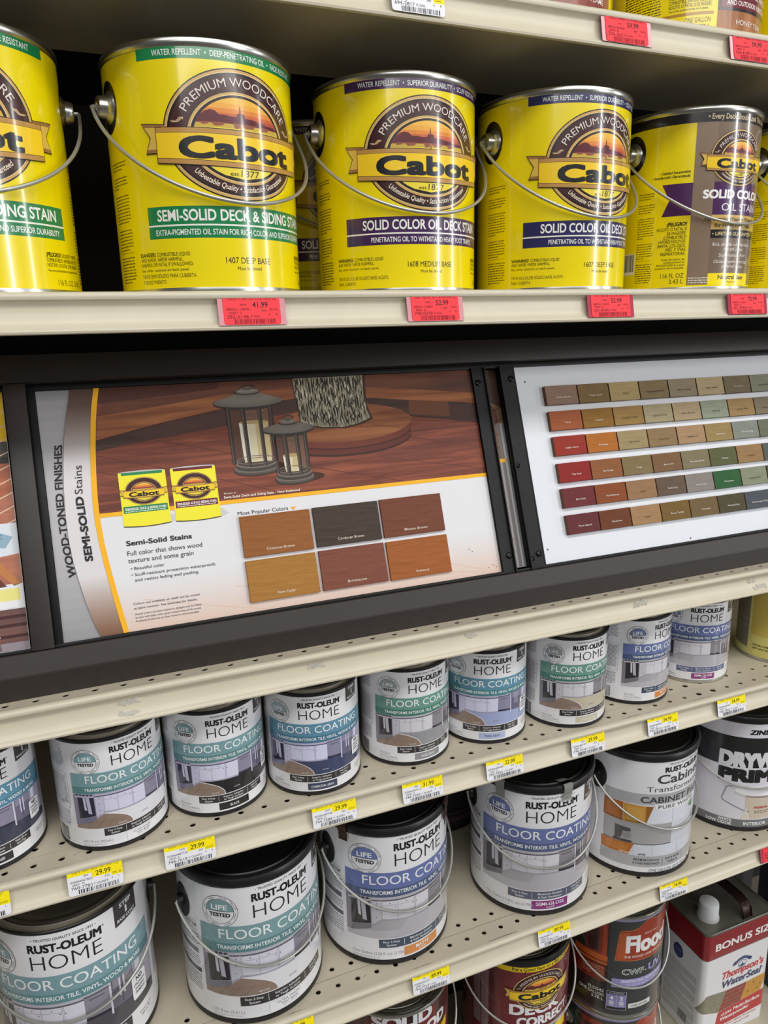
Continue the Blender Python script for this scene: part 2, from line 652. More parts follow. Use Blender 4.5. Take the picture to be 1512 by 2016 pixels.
# bottom base deck
bd = thing('base_shelf', 'beige base shelf at the bottom right carrying the stain cans and the tin', 'shelf', (X0, 0.66, 0), group='store shelves')
box('deck', 0, X1 - X0, 0, 0.43, H - 1.337, H - 1.317, M_SHELF, bd, bevel=0.002)
box('kick_plate', 0, X1 - X0, 0.03, 0.045, 0.0, H - 1.337, mat('kick_plate_brown', (70, 62, 54), 0.5), bd)
box('rear_support', 0, X1 - X0, 0.40, 0.43, 0.0, H - 1.337, M_BLACKSTEEL, bd)

# torn sticker leftovers on the bare shelf edge
M_SCRAP = mat('torn_paper', (238, 236, 228), 0.85, noise=0.12, nscale=300)

def channel_y(f):
    """lip surface: fraction down the channel -> (y, z)"""
    z = -0.0085 - f * 0.018
    zs = [(-0.0085, 0.0026), (-0.0125, 0.0032), (-0.0175, 0.0026), (-0.0225, 0.0012), (-0.0262, -0.0008)]
    for (za, ya), (zb, yb) in zip(zs, zs[1:]):
        if zb <= z <= za:
            t = (za - z) / (za - zb)
            return ya + t * (yb - ya), z
    return zs[-1][1], z

def scrap(x, w, f0, f1, label, seed):
    r = random.Random(seed)
    bm = bmesh.new()
    nx, nz = 9, 4
    def grid(off):
        g = []
        for j in range(nz + 1):
            row = []
            for i in range(nx + 1):
                jx = 0.0 if 0 < i < nx else r.uniform(-0.0018, 0.0018)
                jf = 0.0 if 0 < j < nz else r.uniform(-0.07, 0.07)
                y, z = channel_y(max(0, min(1, f0 + (f1 - f0) * j / nz + jf)))
                row.append(bm.verts.new((x + w * i / nx + jx, Y_S3 + y - off, H - 0.323 + z)))
            g.append(row)
        return g
    g = grid(0.0009)
    drop = {(r.randrange(nx), r.choice((0, nz - 1))) for _ in range(5)}
    for j in range(nz):
        for i in range(nx):
            if (i, j) not in drop:
                bm.faces.new((g[j][i], g[j][i + 1], g[j + 1][i + 1], g[j + 1][i]))
    bmesh.ops.solidify(bm, geom=bm.faces[:], thickness=0.00015)
    o = from_bm('torn_sticker', bm, M_SCRAP, None)
    tag(o, label, 'torn sticker', 'torn stickers on the bare shelf edge')
# ------------------------------------------------------------------ price tags
Yl, Wh, Bk, Rd = (255, 234, 20), (238, 238, 244), (45, 45, 50), (250, 62, 72)

def tag_art(top, price, lines, unit, seed, red=False):
    """50.8 x 27 mm"""
    a = Art('paper')
    base = Rd if red else Wh
    tx = (120, 24, 34) if red else (62, 60, 66)
    a.rrect(0, 0, 50.8, 27, 2.6, base, 0)
    if not red:
        yb = 19.6
        pts = [(2.6, 27)]
        pts = [(0, yb), (0, 24.4), (0.8, 26.2), (2.6, 27), (48.2, 27), (50, 26.2), (50.8, 24.4), (50.8, 11.2), (40.2, 11.2), (40.2, 14.2), (22.5, 14.2), (22.5, yb)]
        a.poly(pts, Yl, 1)
    c1 = (150, 30, 30) if red else (140, 112, 16)
    a.text(top, 4.5, 22.2, 2.5, c1, 2, w=min(44, 1.75 * len(top)))
    a.text(price, 26, 15.6, 4.9, (60, 20, 26) if red else (72, 60, 12), 2, w=2.75 * len(price) , bold=0.008)
    a.text(lines[0], 15, 17.4, 1.9, tx, 2)
    a.text(lines[1], 2.6, 13.0, 2.1, tx, 2, w=20)
    a.text(lines[2], 4.2, 9.9, 2.0, tx, 2)
    a.text(lines[3], 2.8, 5.9, 3.1, tx, 2, w=19)
    a.text(lines[4], 23.0, 6.4, 2.2, tx, 2)
    a.text(lines[5], 34, 11.5, 2.0, tx, 2)
    a.text(unit, 41.5, 12.6, 2.0, c1, 2, w=7.5)
    a.text(lines[6], 40, 8.3, 1.9, tx, 2)
    a.text(lines[7], 46.5, 8.3, 1.9, tx, 2)
    a.barcode(9, 0.7, 46, 5.2, (150, 16, 30) if red else (50, 48, 54), 2, seed)
    return a

def tag_surface(bulge):
    def fn(u, v, k):
        # v measured up from the lower bead; the paper leans back into the channel and bows out a little
        t = v / 0.027
        y = -0.0058 + 0.0052 * t - bulge * math.sin(math.pi * min(1, max(0, t)))
        return (u, y - k, -0.0281 + 0.0253 * t), (0, -0.98, 0.19)
    return fn

def price_tag(x, yf, zrel, art, label, red=False, group='price tags on the shelf edges'):
    root = thing('price_tag', label, 'price tag', (x, yf, H + zrel), group=group)
    # paper
    bm = bmesh.new()
    fn = tag_surface(0.0)
    def sheet(x0, x1, t0, t1, off, th, name, m):
        bm = bmesh.new()
        n = 8
        A = [[], []]
        for i in range(n + 1):
            v = 0.027 * (t0 + (t1 - t0) * i / n)
            (_, y, z), _n = fn(0, v, off)
            A[0].append((bm.verts.new((x0, y, z)), bm.verts.new((x1, y, z))))
            A[1].append((bm.verts.new((x0, y + th, z)), bm.verts.new((x1, y + th, z))))
        for i in range(n):
            for s in (0, 1):
                a, b = A[s][i], A[s][i + 1]
                bm.faces.new((a[0], a[1], b[1], b[0]))
            for e in (0, 1):
                bm.faces.new((A[0][i][e], A[0][i + 1][e], A[1][i + 1][e], A[1][i][e]))
        for i in (0, n):
            bm.faces.new((A[0][i][0], A[0][i][1], A[1][i][1], A[1][i][0]))
        return from_bm(name, bm, m, root)
    if red:
        sheet(-0.0045, 0.0556, -0.02, 1.02, -0.0003, 0.0004, 'holder', mat('red_clear_holder', (178, 60, 82), 0.16, coat=0.4))
    else:
        sheet(0.0008, 0.0500, 0.03, 0.97, -0.0002, 0.0003, 'backing', mat('tag_card', (225, 225, 228), 0.6))
    art.build('printed_slip', root, fn=fn, scale=1.0, grid=30)
    return root

def T(top, price, l, unit, seed, red=False):
    return tag_art(top, price, l, unit, seed, red)

S4T = [
    (-0.1712, '358872 PAINT BASE TNT1QT', '31.99', ('454', '020066487845', '60021  D', '760-7765', 'Y QUART', '013', '6', '1'), 'QUART', 'yellow and white price tag cut by the left edge of the photo'),
    (-0.0702, '358876 PAINT BASE TINT WHT 1QT', '29.99', ('454', '020066467852', '60021  D', '760-7781', 'Y QUART', '013', '6', '1'), 'PK 8', 'price tag reading 29.99 PAINT BASE TINT WHT below the quart with the white chip'),
    (0.0210, '365930 COATING FLOOR BLACK 1QT', '29.99', ('5576', '020066487720', '76020  D', '744-7618', 'Y QUART', '033', '4', '4'), 'QUART', 'price tag reading 29.99 COATING FLOOR BLACK below the quart with the black chip'),
    (0.1768, '365928 COATING FLR CHRCLGRY1QT', '29.99', ('5567', '020066487706', '76020  D', '744-7584', 'Y QUART', '033', '4', '4'), 'QUART', 'price tag reading 29.99 CHRCLGRY below the quart with the navy chip'),
    (0.2838, '365929 COATING FLR AGEDGRY1QT', '31.99', ('1666', '020066487713', '10020  D', '744-7592', 'Y QUART', '073', '4', '4'), 'QUART', 'price tag reading 31.99 below and right of the quart with the grey chip'),
    (0.3928, '358874 COAT BSE PRM PRLGRY1QT', '22.99', ('441', '020066487838', '76023  D', '760-7856', 'Y QUART', '013', '4', '4'), 'QUART', 'price tag reading 22.99 below the quart with the pale blue chip'),
    (0.5142, '365931 COATING FLR ARDCRM1QT', '29.99', ('5575', '020066487737', '76020  D', '744-7634', 'Y QUART', '033', '4', '4'), 'QUART', 'price tag reading 29.99 below the quart with the beige chip'),
    (0.6340, '358881 COATING FLR TP MATTE1QT', '34.99', ('441', '020066487869', '76021  D', '760-7815', 'Y QUART', '013', '4', '4'), 'QUART', 'price tag reading 34.99 below the quart with the orange chip'),
    (0.7535, '358882 COATING FLR TP SEMIG1QT', '34.99', ('441', '020066487876', '76021  D', '760-7823', 'Y QUART', '013', '4', '4'), 'QUART', 'price tag reading 34.99 at the right end, under the small yellow can'),
]
for i, (x, top, pr, l, unit, lab) in enumerate(S4T):
    price_tag(x, Y_S4, -0.501, T(top, pr, l, unit, 10 + i), lab)

S5T = [
    (0.1155, '358886 COAT BSE TNT WHT 1GAL', '89.99', ('541', '020066487890', '76021  D', '763-7745', 'Y GAL', '014', '2', '2'), 'GAL', 'yellow and white price tag cut by the bottom edge of the photo'),
    (0.2938, '358885 COATING TP FLR MATTE1GAL', '89.99', ('541', '020066466732', '60020  D', '763-7737', 'Y GAL', '014', '2', '2'), 'GAL', 'price tag reading 89.99 below the gallon with the orange chip'),
    (0.4768, '358884 COATING TP FLR SGLS 1GAL', '89.99', ('541', '020066466725', '60020  D', '760-7724', 'Y GAL', '014', '2', '2'), 'GAL', 'price tag reading 89.99 below the gallon with the purple chip'),
    (0.6808, '358804 PAINT CAB TRNSFRM WHT1G', '74.99', ('541', '020066466701', '60020  D', '763-7792', 'Y GAL', '014', '2', '2'), 'GAL', 'price tag reading 74.99 below the gallon picturing orange cabinet doors'),
]
for i, (x, top, pr, l, unit, lab) in enumerate(S5T):
    price_tag(x, Y_S5, -0.779, T(top, pr, l, unit, 30 + i), lab)
price_tag(0.8790, Y_S5, -0.779, T('265040 DRYWALL PRIMER 1G', '21.99', ('541', '047719017010', '10020  D', '265-0404', 'X GAL', '014', '2', '2'), 'GAL', 41, True),
          'red price tag cut by the right edge below the black and white gallon', True, 'red price tags')

S1T = [
    (0.1190, '140107 CAB OIL STN DEEP GL', '41.99', ('4046', '080351114076', 'AA027  D', '382-6146', 'X GAL', '097', '6', '8'), 'EA', 'red price tag reading 41.99 below the large green banded yellow can'),
    (0.2985, '1608 CAB OIL SOL DK MEDIUM GL', '52.99', ('9929', '080351116087', '30033  D', '798-0378', 'X GAL', '097', '6', '8'), 'GAL', 'red price tag reading 52.99 below the can marked 1608'),
    (0.5068, '1607 CAB OIL SOL DK DEEP GL', '52.99', ('9929', '080351116070', '30033  D', '261-3784', 'X GAL', '097', '6', '8'), 'GAL', 'red price tag reading 52.99 below the can marked 1607'),
    (0.7020, '1606 CAB OIL SOL DK NEUTRAL', '72.99', ('9929', '080351116063', '30033  D', '261-3792', 'X GAL', '097', '6', '8'), 'GAL', 'red price tag reading 72.99 below the can with the brown panel'),
]
for i, (x, top, pr, l, unit, lab) in enumerate(S1T):
    price_tag(x, Y_S1, 0.034, T(top, pr, l, unit, 50 + i, True), lab, True, 'red price tags')
price_tag(0.2815, Y_S0, 0.2935, T('694281 STAIN WOOD GL', '44.99', ('441', '080351218019', '30033  D', '694-2817', 'X GAL', '097', '6', '8'), 'GAL', 60),
          'white price tag cut by the top edge of the photo')
price_tag(0.5065, Y_S0, 0.2935, T('226262 TIMBER OIL MAHOGANY', '59.99', ('441', '080351334600', '30033  D', '226-2621', 'X GAL', '097', '6', '8'), 'GAL', 61, True),
          'red price tag on the topmost shelf, left of the other red one there', True, 'red price tags')
price_tag(0.6700, Y_S0, 0.2935, T('566109 TIMBER OIL HONEYTEAK', '59.99', ('441', '080351334587', '30033  D', '566-6109', 'X GAL', '097', '6', '8'), 'GAL', 62, True),
          'red price tag at the top right corner on the topmost shelf', True, 'red price tags')

# scraps on the bare edge (pixel-measured places along the shelf)
for x, w, f0, f1, lab, sd in [
    (-0.0045, 0.0190, 0.10, 0.42, 'torn white sticker bit on the bare shelf edge, near the left end', 1),
    (-0.0060, 0.0190, 0.72, 0.98, 'pale sticker residue low on the bare shelf edge, leftmost of its kind', 2),
    (0.1800, 0.0180, 0.10, 0.40, 'ragged sticker bit on the bare shelf edge above the quart with the navy chip', 3),
    (0.3640, 0.0130, 0.12, 0.42, 'small bright sticker scrap on the bare shelf edge above the pale blue chip', 4),
    (0.5980, 0.0200, 0.10, 0.55, 'faint sticker bit on the bare shelf edge above the beige chip quart', 5),
    (0.7830, 0.0150, 0.10, 0.40, 'glossy tape bit high on the bare shelf edge at the far right', 6),
    (0.7930, 0.0220, 0.66, 0.95, 'glossy tape bit low on the bare shelf edge at the far right', 7),
]:
    scrap(x, w, f0, f1, lab, sd)
# ------------------------------------------------------------------ yellow gallon cans
RG = 0.084
YEL = (240, 218, 2)
BROWN, GOLD, DARK = (66, 30, 32), (206, 166, 96), (34, 24, 22)
GREEN, PURPLE, NAVY = (22, 128, 74), (66, 36, 84), (44, 42, 92)
INKK = (52, 46, 20)

def emblem(finish='gloss', yellow=(244, 220, 40), simple=False):
    """oval badge, centre 0,0, 132 x 103 mm"""
    a = Art(finish)
    n = 72
    a.ell(0, 0, 66, 51.5, DARK, 1, n)
    a.ell(0, 0, 65.0, 50.4, GOLD, 2, n)
    a.ell(0, 0, 63.2, 48.6, (236, 206, 150), 3, n) if not simple else None
    a.ell(0, 0, 62.6, 48.0, DARK, 4, n)
    a.ell(0, 0, 60.6, 46.0, BROWN, 5, n)
    IY = -2.8
    a.ell(0, IY, 47.0, 37.0, DARK, 6, n)
    a.ell(0, IY, 46.2, 36.2, GOLD, 7, n)
    a.ell(0, IY, 44.6, 34.6, (230, 200, 140), 8, n) if not simple else None
    a.ell(0, IY, 43.6, 33.8, DARK, 9, n)
    rx, ry = 41.0, 31.8
    sky = [(24, 32, (240, 186, 70)), (20, 24, (238, 170, 62)), (16.5, 20, (226, 138, 56)), (14, 16.5, (206, 104, 60)), (11.5, 14, (186, 84, 66))]
    for y0, y1, c in sky:
        a.ell(0, IY, rx, ry, c, 10, y0=y0, y1=y1)
    a.ell(0, IY, rx, ry, (120, 54, 58), 10, y0=8.5, y1=11.5)
    a.ell(0, IY, rx, ry, (206, 172, 70), 10, y0=5.0, y1=8.5)
    a.ell(0, IY, rx, ry, (238, 216, 62), 10, y0=-36, y1=5.0)
    if not simple:
        land = [(-37, 9), (-37, 13), (-33, 15.5), (-30, 17.5), (-26, 18.6), (-22, 17.8), (-19, 15), (-12, 15), (-10, 14.2), (-4, 14.4), (-3, 17), (-1.2, 17.2), (-0.8, 22.5),
                (-0.2, 22.5), (0.2, 17.2), (3, 16.8), (4, 14), (10, 13.8), (16, 12.6), (22, 12.4), (27, 11), (33, 10.5), (38, 9)]
        a.poly(land, (96, 34, 44), 11)
        for x, w, y in ((-31, 9, 7.6), (-20, 13, 6.8), (-4, 7, 5.6), (7, 14, 6.6), (23, 12, 6.8)):
            a.poly([(x - w / 2, 9.2), (x + w / 2, 9.2), (x + w * 0.28, y), (x - w * 0.2, y - 0.6)], (150, 84, 62), 12)
        a.poly([(-1.6, 9), (1.6, 9), (0.5, 0.4), (-0.5, 0.8)], (170, 116, 66), 12)
        a.stroke([(11, 4.0), (13, 3.0), (14.4, 3.8), (16.2, 3.2)], 0.35, (90, 70, 40), 12)
        for sx in (-1, 1):
            for k in range(3):
                pts = [(sx * (54 + 4.6 * math.cos(t * 0.5 + 2.6)) + k * 1.3 - 1.3, 10.4 + 1.9 * math.sin(t * 1.0)) for t in range(0, 7)]
                a.stroke(pts, 0.45, (226, 196, 150), 6)
        a.text('PREMIUM WOODCARE', 0, 0, 6.6, (228, 218, 208), 12, 'C', w=104, arc=('top', 0, 0, 49.8, 37.4))
        a.text('Unbeatable Quality \u2022 Satisfaction Guaranteed', 0, 0, 4.3, (238, 226, 206), 12, 'C', w=92, shear=0.16, bold=0.012, arc=('bot', 0, 0, 56.6, 44.6))
    # banner with swallow tails
    top = lambda x: 3.6 + 1.3 * (x / 75) ** 2
    bot = lambda x: -25.2 + 3.4 * (x / 75) ** 2
    for s in (-1, 1):
        a.poly([(s * 64, 7), (s * 86, 9.2), (s * 78, -2.6), (s * 83, -14.8), (s * 64, -15)], DARK, 13)
        a.poly([(s * 64, 6.4), (s * 85, 8.6), (s * 77.2, -2.6), (s * 82.2, -14.2), (s * 64, -14.4)], (222, 184, 84), 14)
        a.poly([(s * 64, 6.4), (s * 85, 8.6), (s * 83.6, 5.9), (s * 64, 4.2)], (156, 112, 66), 15)
        a.poly([(s * 64, -14.4), (s * 82.2, -14.2), (s * 81, -11.5), (s * 64, -11.7)], (156, 112, 66), 15)
        a.poly([(s * 64, 5), (s * 71, 6), (s * 68, -16), (s * 64, -16)], (150, 104, 50), 16)
    a.band(-72.6, 72.6, lambda x: top(x) + 0.6, lambda x: bot(x) - 0.6, DARK, 16)
    a.band(-72, 72, top, bot, (188, 142, 76), 17)
    a.band(-72, 72, lambda x: top(x) - 3.6, lambda x: bot(x) + 3.6, DARK, 18)
    a.band(-72, 72, lambda x: top(x) - 3.9, lambda x: bot(x) + 3.9, (246, 206, 36), 19)
    a.text('Cabot', 0, -19.6, 17.4, (24, 26, 30), 20, 'C', w=109, bold=0.062)
    if not simple:
        a.text('est.', -12.5, -31.8, 3.0, (70, 56, 22), 13, 'L', w=8.5, shear=0.1)
        a.text('1877', -3.0, -32.2, 5.2, (70, 56, 22), 13, 'L', w=17, shear=0.1)
    return a

EMB = emblem()

def side_copy(a, x0, x1, seed, ink_=(112, 98, 30), ytop=112):
    r = random.Random(seed)
    y = ytop
    for nl in (3, 4, 9, 7):
        a.lines(x0, x1, y, nl, 2.7, 1.15, ink_, 2, rnd=r)
        y -= nl * 2.7 + 4.2
    a.rect(x0, y + 3.4, x1, y + 3.7, ink_, 2)
    a.lines(x0, x1, y, 9, 2.6, 1.3, ink_, 2, rnd=r)

def yellow_art(col, title, tw, sub, sw, base, top3, warn, tinte, seed):
    a = Art('gloss')
    hu = math.pi * 84
    a.band(-hu, hu, 191.0, 4.5, YEL, 0, n=160)
    a.band(-85, 85, 192.3, 183.2, col, 1)
    a.text(top3, 0, 185.7, 4.3, (226, 232, 228), 2, 'C', w=141, bold=0.012)
    a.place(EMB, 1, 0, 127.3, 1)
    a.band(-88, 88, 71.0, 56.4, col, 1)
    a.band(-88, 88, 55.0, 45.2, col, 1)
    a.band(-88, 88, 56.4, 55.0, (236, 236, 226), 1)
    a.text(title, 0, 59.4, 8.6, (240, 240, 236), 2, 'C', w=tw, bold=0.024)
    a.text(sub, 0, 47.8, 4.5, (236, 238, 234), 2, 'C', w=sw, bold=0.012)
    a.text(base, 0, 24.2, 5.0, INKK, 2, 'C', w=3.05 * len(base))
    a.text('Must be tinted', 0, 18.6, 2.9, INKK, 2, 'C', w=23)
    a.text(warn[0], -101, 31.0, 3.1, INKK, 2, bold=0.03, w=17 if 'DANGER' in warn[0] else 20)
    y = 31.0
    a.text(warn[1], -101 + (18.5 if 'DANGER' in warn[0] else 21.5), y, 3.0, INKK, 2, w=2.0 * len(warn[1]) * 0.86)
    for t in warn[2:]:
        y -= 4.1
        small = t.startswith('See')
        a.text(t, -101, y, 2.2 if small else 3.0, INKK, 2, w=(1.45 if small else 1.72) * len(t))
    for k, t in enumerate(tinte):
        a.text(t, -101, 13.2 - 5.0 * k, 3.1, (96, 84, 30), 2, w=1.72 * len(t))
    # right-hand panel
    a.text('\u00a1PELIGRO!', 62, 31.0, 3.2, INKK, 2, bold=0.03, w=17)
    a.text('L\u00cdQUIDO Y VAPOR', 80.5, 31.0, 3.0, INKK, 2, w=25)
    for k, t in enumerate(('COMBUSTIBLES. VAPORES NOCIVOS.', 'NOCIVO O FATAL SI SE INGIERE.')):
        a.text(t, 62, 26.8 - 4.1 * k, 3.0, INKK, 2, w=44)
    a.text('Vea otras precauciones en el panel posterior.', 62, 18.9, 2.1, INKK, 2, w=44)
    a.text('116 FL OZ  3.43 L', 72, 8.0, 4.6, (96, 84, 30), 2, w=36)
    side_copy(a, -137, -110, seed)
    side_copy(a, 112, 138, seed + 1)
    a.ell(-132, 157, 17, 21, (26, 22, 20), 3)
    a.ell(132, 157, 17, 21, (26, 22, 20), 3)
    return a

GCAN = [(0, 0.003), (0.078, 0.003), (0.0815, 0.0002), (0.0842, 0.0004), (0.0846, 0.003), (0.0838, 0.0055), (0.0838, 0.1915), (0.0845, 0.1922), (0.0853, 0.1940),
        (0.0856, 0.1965), (0.0848, 0.1985), (0.0830, 0.1988), (0.0816, 0.1975), (0.0812, 0.1945), (0.0775, 0.1938), (0.0770, 0.1960), (0.0762, 0.1960)]
GLID = [(0.0764, 0.1945), (0.0755, 0.1966), (0.0742, 0.1966), (0.0730, 0.1925), (0.0700, 0.1915), (0.0685, 0.1935), (0.066, 0.1940), (0.0, 0.1940)]

def bail(root, R, zear, drop, half, front, wire=0.0016, m=None, skew=0.0):
    bm = bmesh.new()
    pts = []
    n = 40
    # hooked end inside each ear boss, then the swung-down arc in front of the can
    pts.append((-R - 0.003, 0.0, zear))
    pts.append((-half + 0.001, 0.0, zear + 0.0005))
    for i in range(n + 1):
        t = math.pi * i / n
        s = math.sin(t)
        x = -half * math.cos(t)
        e = max(s, 0) ** 0.86
        pts.append((x + skew * s, -front * s, zear - drop * e))
    pts.append((half - 0.001, 0.0, zear + 0.0005))
    pts.append((R + 0.003, 0.0, zear))
    add_tube(bm, pts, wire, 8)
    return from_bm('bail_handle', bm, m or M_WIRE, root)

def ear(root, R, side, z, r0=0.0135, r1=0.0090, depth=0.0108, m=None, segs=24):
    """pressed boss on the can side that holds the bail"""
    bm = lathe_bm([(0, depth * 0.82), (r1 * 0.35, depth * 0.82), (r1 * 0.45, depth), (r1 * 0.9, depth * 0.97), (r1, depth * 0.82), (r1 * 1.05, depth * 0.35), (r0, 0.001), (r0 * 1.1, -0.0015)], segs)
    o = from_bm('ear', bm, m or M_SILVER, root)
    o.location = (side * (R - 0.0006), 0, z)
    o.rotation_euler = (0, side * math.pi / 2, 0)
    return o

def yellow_can(label, x, y, zrel, u0, art, group='yellow gallon cans', bail_on=True, drop=0.083):
    root = thing('paint_can', label, 'paint can', (x, y, H + zrel + 0.0001), u0 / 84.0, group)
    lathe('body', GCAN, M_SILVER, root, 96)
    lathe('lid', GLID, M_SILVER, root, 72)
    art.build('printed_label', root, R=RG)
    for s in (-1, 1):
        ear(root, RG, s, 0.157)
    if bail_on:
        bail(root, RG, 0.1565, drop, 0.0985, 0.0885)
    return root

A_GREEN = yellow_art(GREEN, 'SEMI-SOLID DECK & SIDING STAIN', 157, 'EXTRA-PIGMENTED OIL STAIN FOR RICH COLOR AND SUPERIOR DURABILITY', 162, '1407 DEEP BASE',
                     'WATER REPELLENT  \u2022  DEEP-PENETRATING OIL  \u2022  FADE RESISTANT',
                     ('DANGER!', 'COMBUSTIBLE LIQUID', 'AND VAPOR. VAPOR HARMFUL.', 'HARMFUL OR FATAL IF SWALLOWED.', 'See other cautions on back panel.'),
                     ('TINTE SEMI-S\u00d3LIDO PARA CUBIERTA', 'Y REVESTIMIENTO'), 3)
W2 = ('WARNING!', 'COMBUSTIBLE LIQUID', 'AND VAPOR. VAPOR HARMFUL.', 'See other cautions on back panel.')
T2 = ('TINTE DE COLOR S\u00d3LIDO BASE ACEITE', 'PARA CUBIERTA')
TOP2 = 'WATER REPELLENT  \u2022  SUPERIOR DURABILITY  \u2022  SCUFF RESISTANT'
A_PURPLE = yellow_art(PURPLE, 'SOLID COLOR OIL DECK STAIN', 138, 'PENETRATING OIL TO WITHSTAND HEAVY FOOT TRAFFIC', 121, '1608 MEDIUM BASE', TOP2, W2, T2, 5)
A_NAVY = yellow_art(NAVY, 'SOLID COLOR OIL DECK STAIN', 138, 'PENETRATING OIL TO WITHSTAND HEAVY FOOT TRAFFIC', 121, '1607 DEEP BASE', TOP2, W2, T2, 7)

def solid_oil_art():
    a = Art('gloss')
    hu = math.pi * 84
    a.band(-hu, hu, 191, 4.5, YEL, 0, n=160)
    a.band(-hu, hu, 192.3, 181.6, (32, 28, 28), 1, n=120)
    a.text('\u2022 Every Deck Should Look This Good \u2022', 4, 184.6, 5.4, (214, 196, 160), 2, 'C', w=100, bold=0.015)
    a.band(-57.5, 57.5, 181.6, 6.5, (122, 104, 88), 1)
    a.band(-57.5, -34, 181.6, 6.5, (134, 114, 96), 2)
    a.place(EMB, 0.59, -2, 144.6, 3)
    rib = [(-91, 119), (62, 119), (62, 84), (-90, 84), (-82, 101.5)]
    a.poly(rib, (74, 34, 86), 2)
    a.text('SOLID COLOR', 0, 101.2, 9.4, (246, 244, 244), 3, 'C', w=92, bold=0.045)
    a.text('OIL STAIN', 8, 88.0, 8.0, (236, 230, 238), 3, 'C', w=62)
    a.band(-46, 46, 83.4, 67.6, (206, 172, 96), 2)
    a.text('Penetrating Weather Protection', 0, 77.0, 4.1, (52, 40, 26), 3, 'C', w=84, bold=0.02)
    a.text('for Heavy Foot Traffic', 0, 70.2, 4.1, (52, 40, 26), 3, 'C', w=60, bold=0.02)
    a.band(-46, 46, 67.6, 58.2, (30, 28, 30), 2)
    a.text('\u2022 LIFETIME GUARANTEE \u2022', 0, 61.2, 3.6, (222, 200, 150), 3, 'C', w=64, bold=0.015)
    for k, t in enumerate(('Rich, durable color that blocks', 'rain and UV rays', 'Scuff-resistant finish', 'Oil-based performance that\u2019s', 'preferred by pros')):
        a.text(t, 0, (49.5, 44.4, 37.6, 30.4, 25.3)[k], 3.6, (238, 234, 228), 3, 'C', w=2.0 * len(t), shear=0.2)
    a.rect(-33.6, 6.3, 33.6, 19.2, (250, 226, 24), 2)
    a.text('Neutral Base', 0, 12.4, 4.6, (48, 40, 20), 3, 'C', w=42, bold=0.02)
    a.text('Must be tinted', 0, 8.4, 2.2, (48, 40, 20), 3, 'C', w=16)
    a.lines(-56, -30, 15, 3, 2.6, 1.3, (226, 220, 206), 3, rnd=random.Random(4))
    for k, t in enumerate(('\u2022 Calidad Insuperable', '\u2022 Satisfacci\u00f3n Garantizada')):
        a.text(t, -61, 130.0 - 4.4 * k, 2.7, INKK, 3, 'R', w=1.62 * len(t), bold=0.02, shear=0.15)
    a.text('\u00a1PELIGRO!', -61, 73.0, 4.2, INKK, 3, 'R', w=22, bold=0.035)
    for k, t in enumerate(('NOCIVO O FATAL SI', 'SE INGIERE.', '\u00a1COMBUSTIBLE!', 'VAPORES NOCIVOS.', 'IRRITA LOS OJOS,', 'PIEL Y V\u00cdAS', 'RESPIRATORIAS.')):
        a.text(t, -61, 68.0 - 4.55 * k, 3.5, INKK, 3, 'R', w=1.95 * len(t))
    for k, t in enumerate(('Antes de usarlo, lea', 'cuidadosamente las', 'PRECAUCIONES en la parte', 'posterior de la etiqueta.')):
        a.text(t, -61, 35.0 - 3.2 * k, 2.2, INKK, 3, 'R', w=1.3 * len(t))
    a.text('116 FL OZ', -61, 15.2, 5.0, (80, 70, 24), 3, 'R', w=26)
    a.text('3.43 L', -61, 8.6, 5.0, (80, 70, 24), 3, 'R', w=16)
    a.rect(-141.5, 21.5, -120.5, 46, (236, 232, 216), 2)
    a.barcode(-140, 25, -122, 45, (40, 36, 30), 3, 9)
    side_copy(a, -119, -98, 15)
    side_copy(a, 70, 118, 16, ytop=150)
    for s in (-1, 1):
        a.ell(s * 130, 157, 17, 21, (26, 22, 20), 3)
    return a

A_SOLID = solid_oil_art()

yellow_can('yellow gallon can with green bands, cut in half by the left edge', -0.0765, 0.765, 0.034, 3.0, A_GREEN)
yellow_can('largest yellow gallon can, green bands, marked SEMI-SOLID, wholly in view', 0.1278, 0.7625, 0.034, 20.0, A_GREEN)
yellow_can('yellow gallon can with purple bands marked 1608 MEDIUM BASE', 0.3312, 0.7809, 0.034, 2.0, A_PURPLE)
yellow_can('yellow gallon can with navy bands marked 1607 DEEP BASE', 0.5214, 0.7706, 0.034, 9.0, A_NAVY)
yellow_can('yellow gallon can with a brown front panel and purple SOLID COLOR ribbon', 0.7205, 0.779, 0.034, 6.0, A_SOLID)
yellow_can('sliver of a yellow gallon can at the right edge beside the brown panelled one', 0.916, 0.785, 0.034, 14.0, A_NAVY)
yellow_can('shaded yellow can in the second row, between green and purple banded cans', 0.298, 0.965, 0.034, 26.0, A_PURPLE)

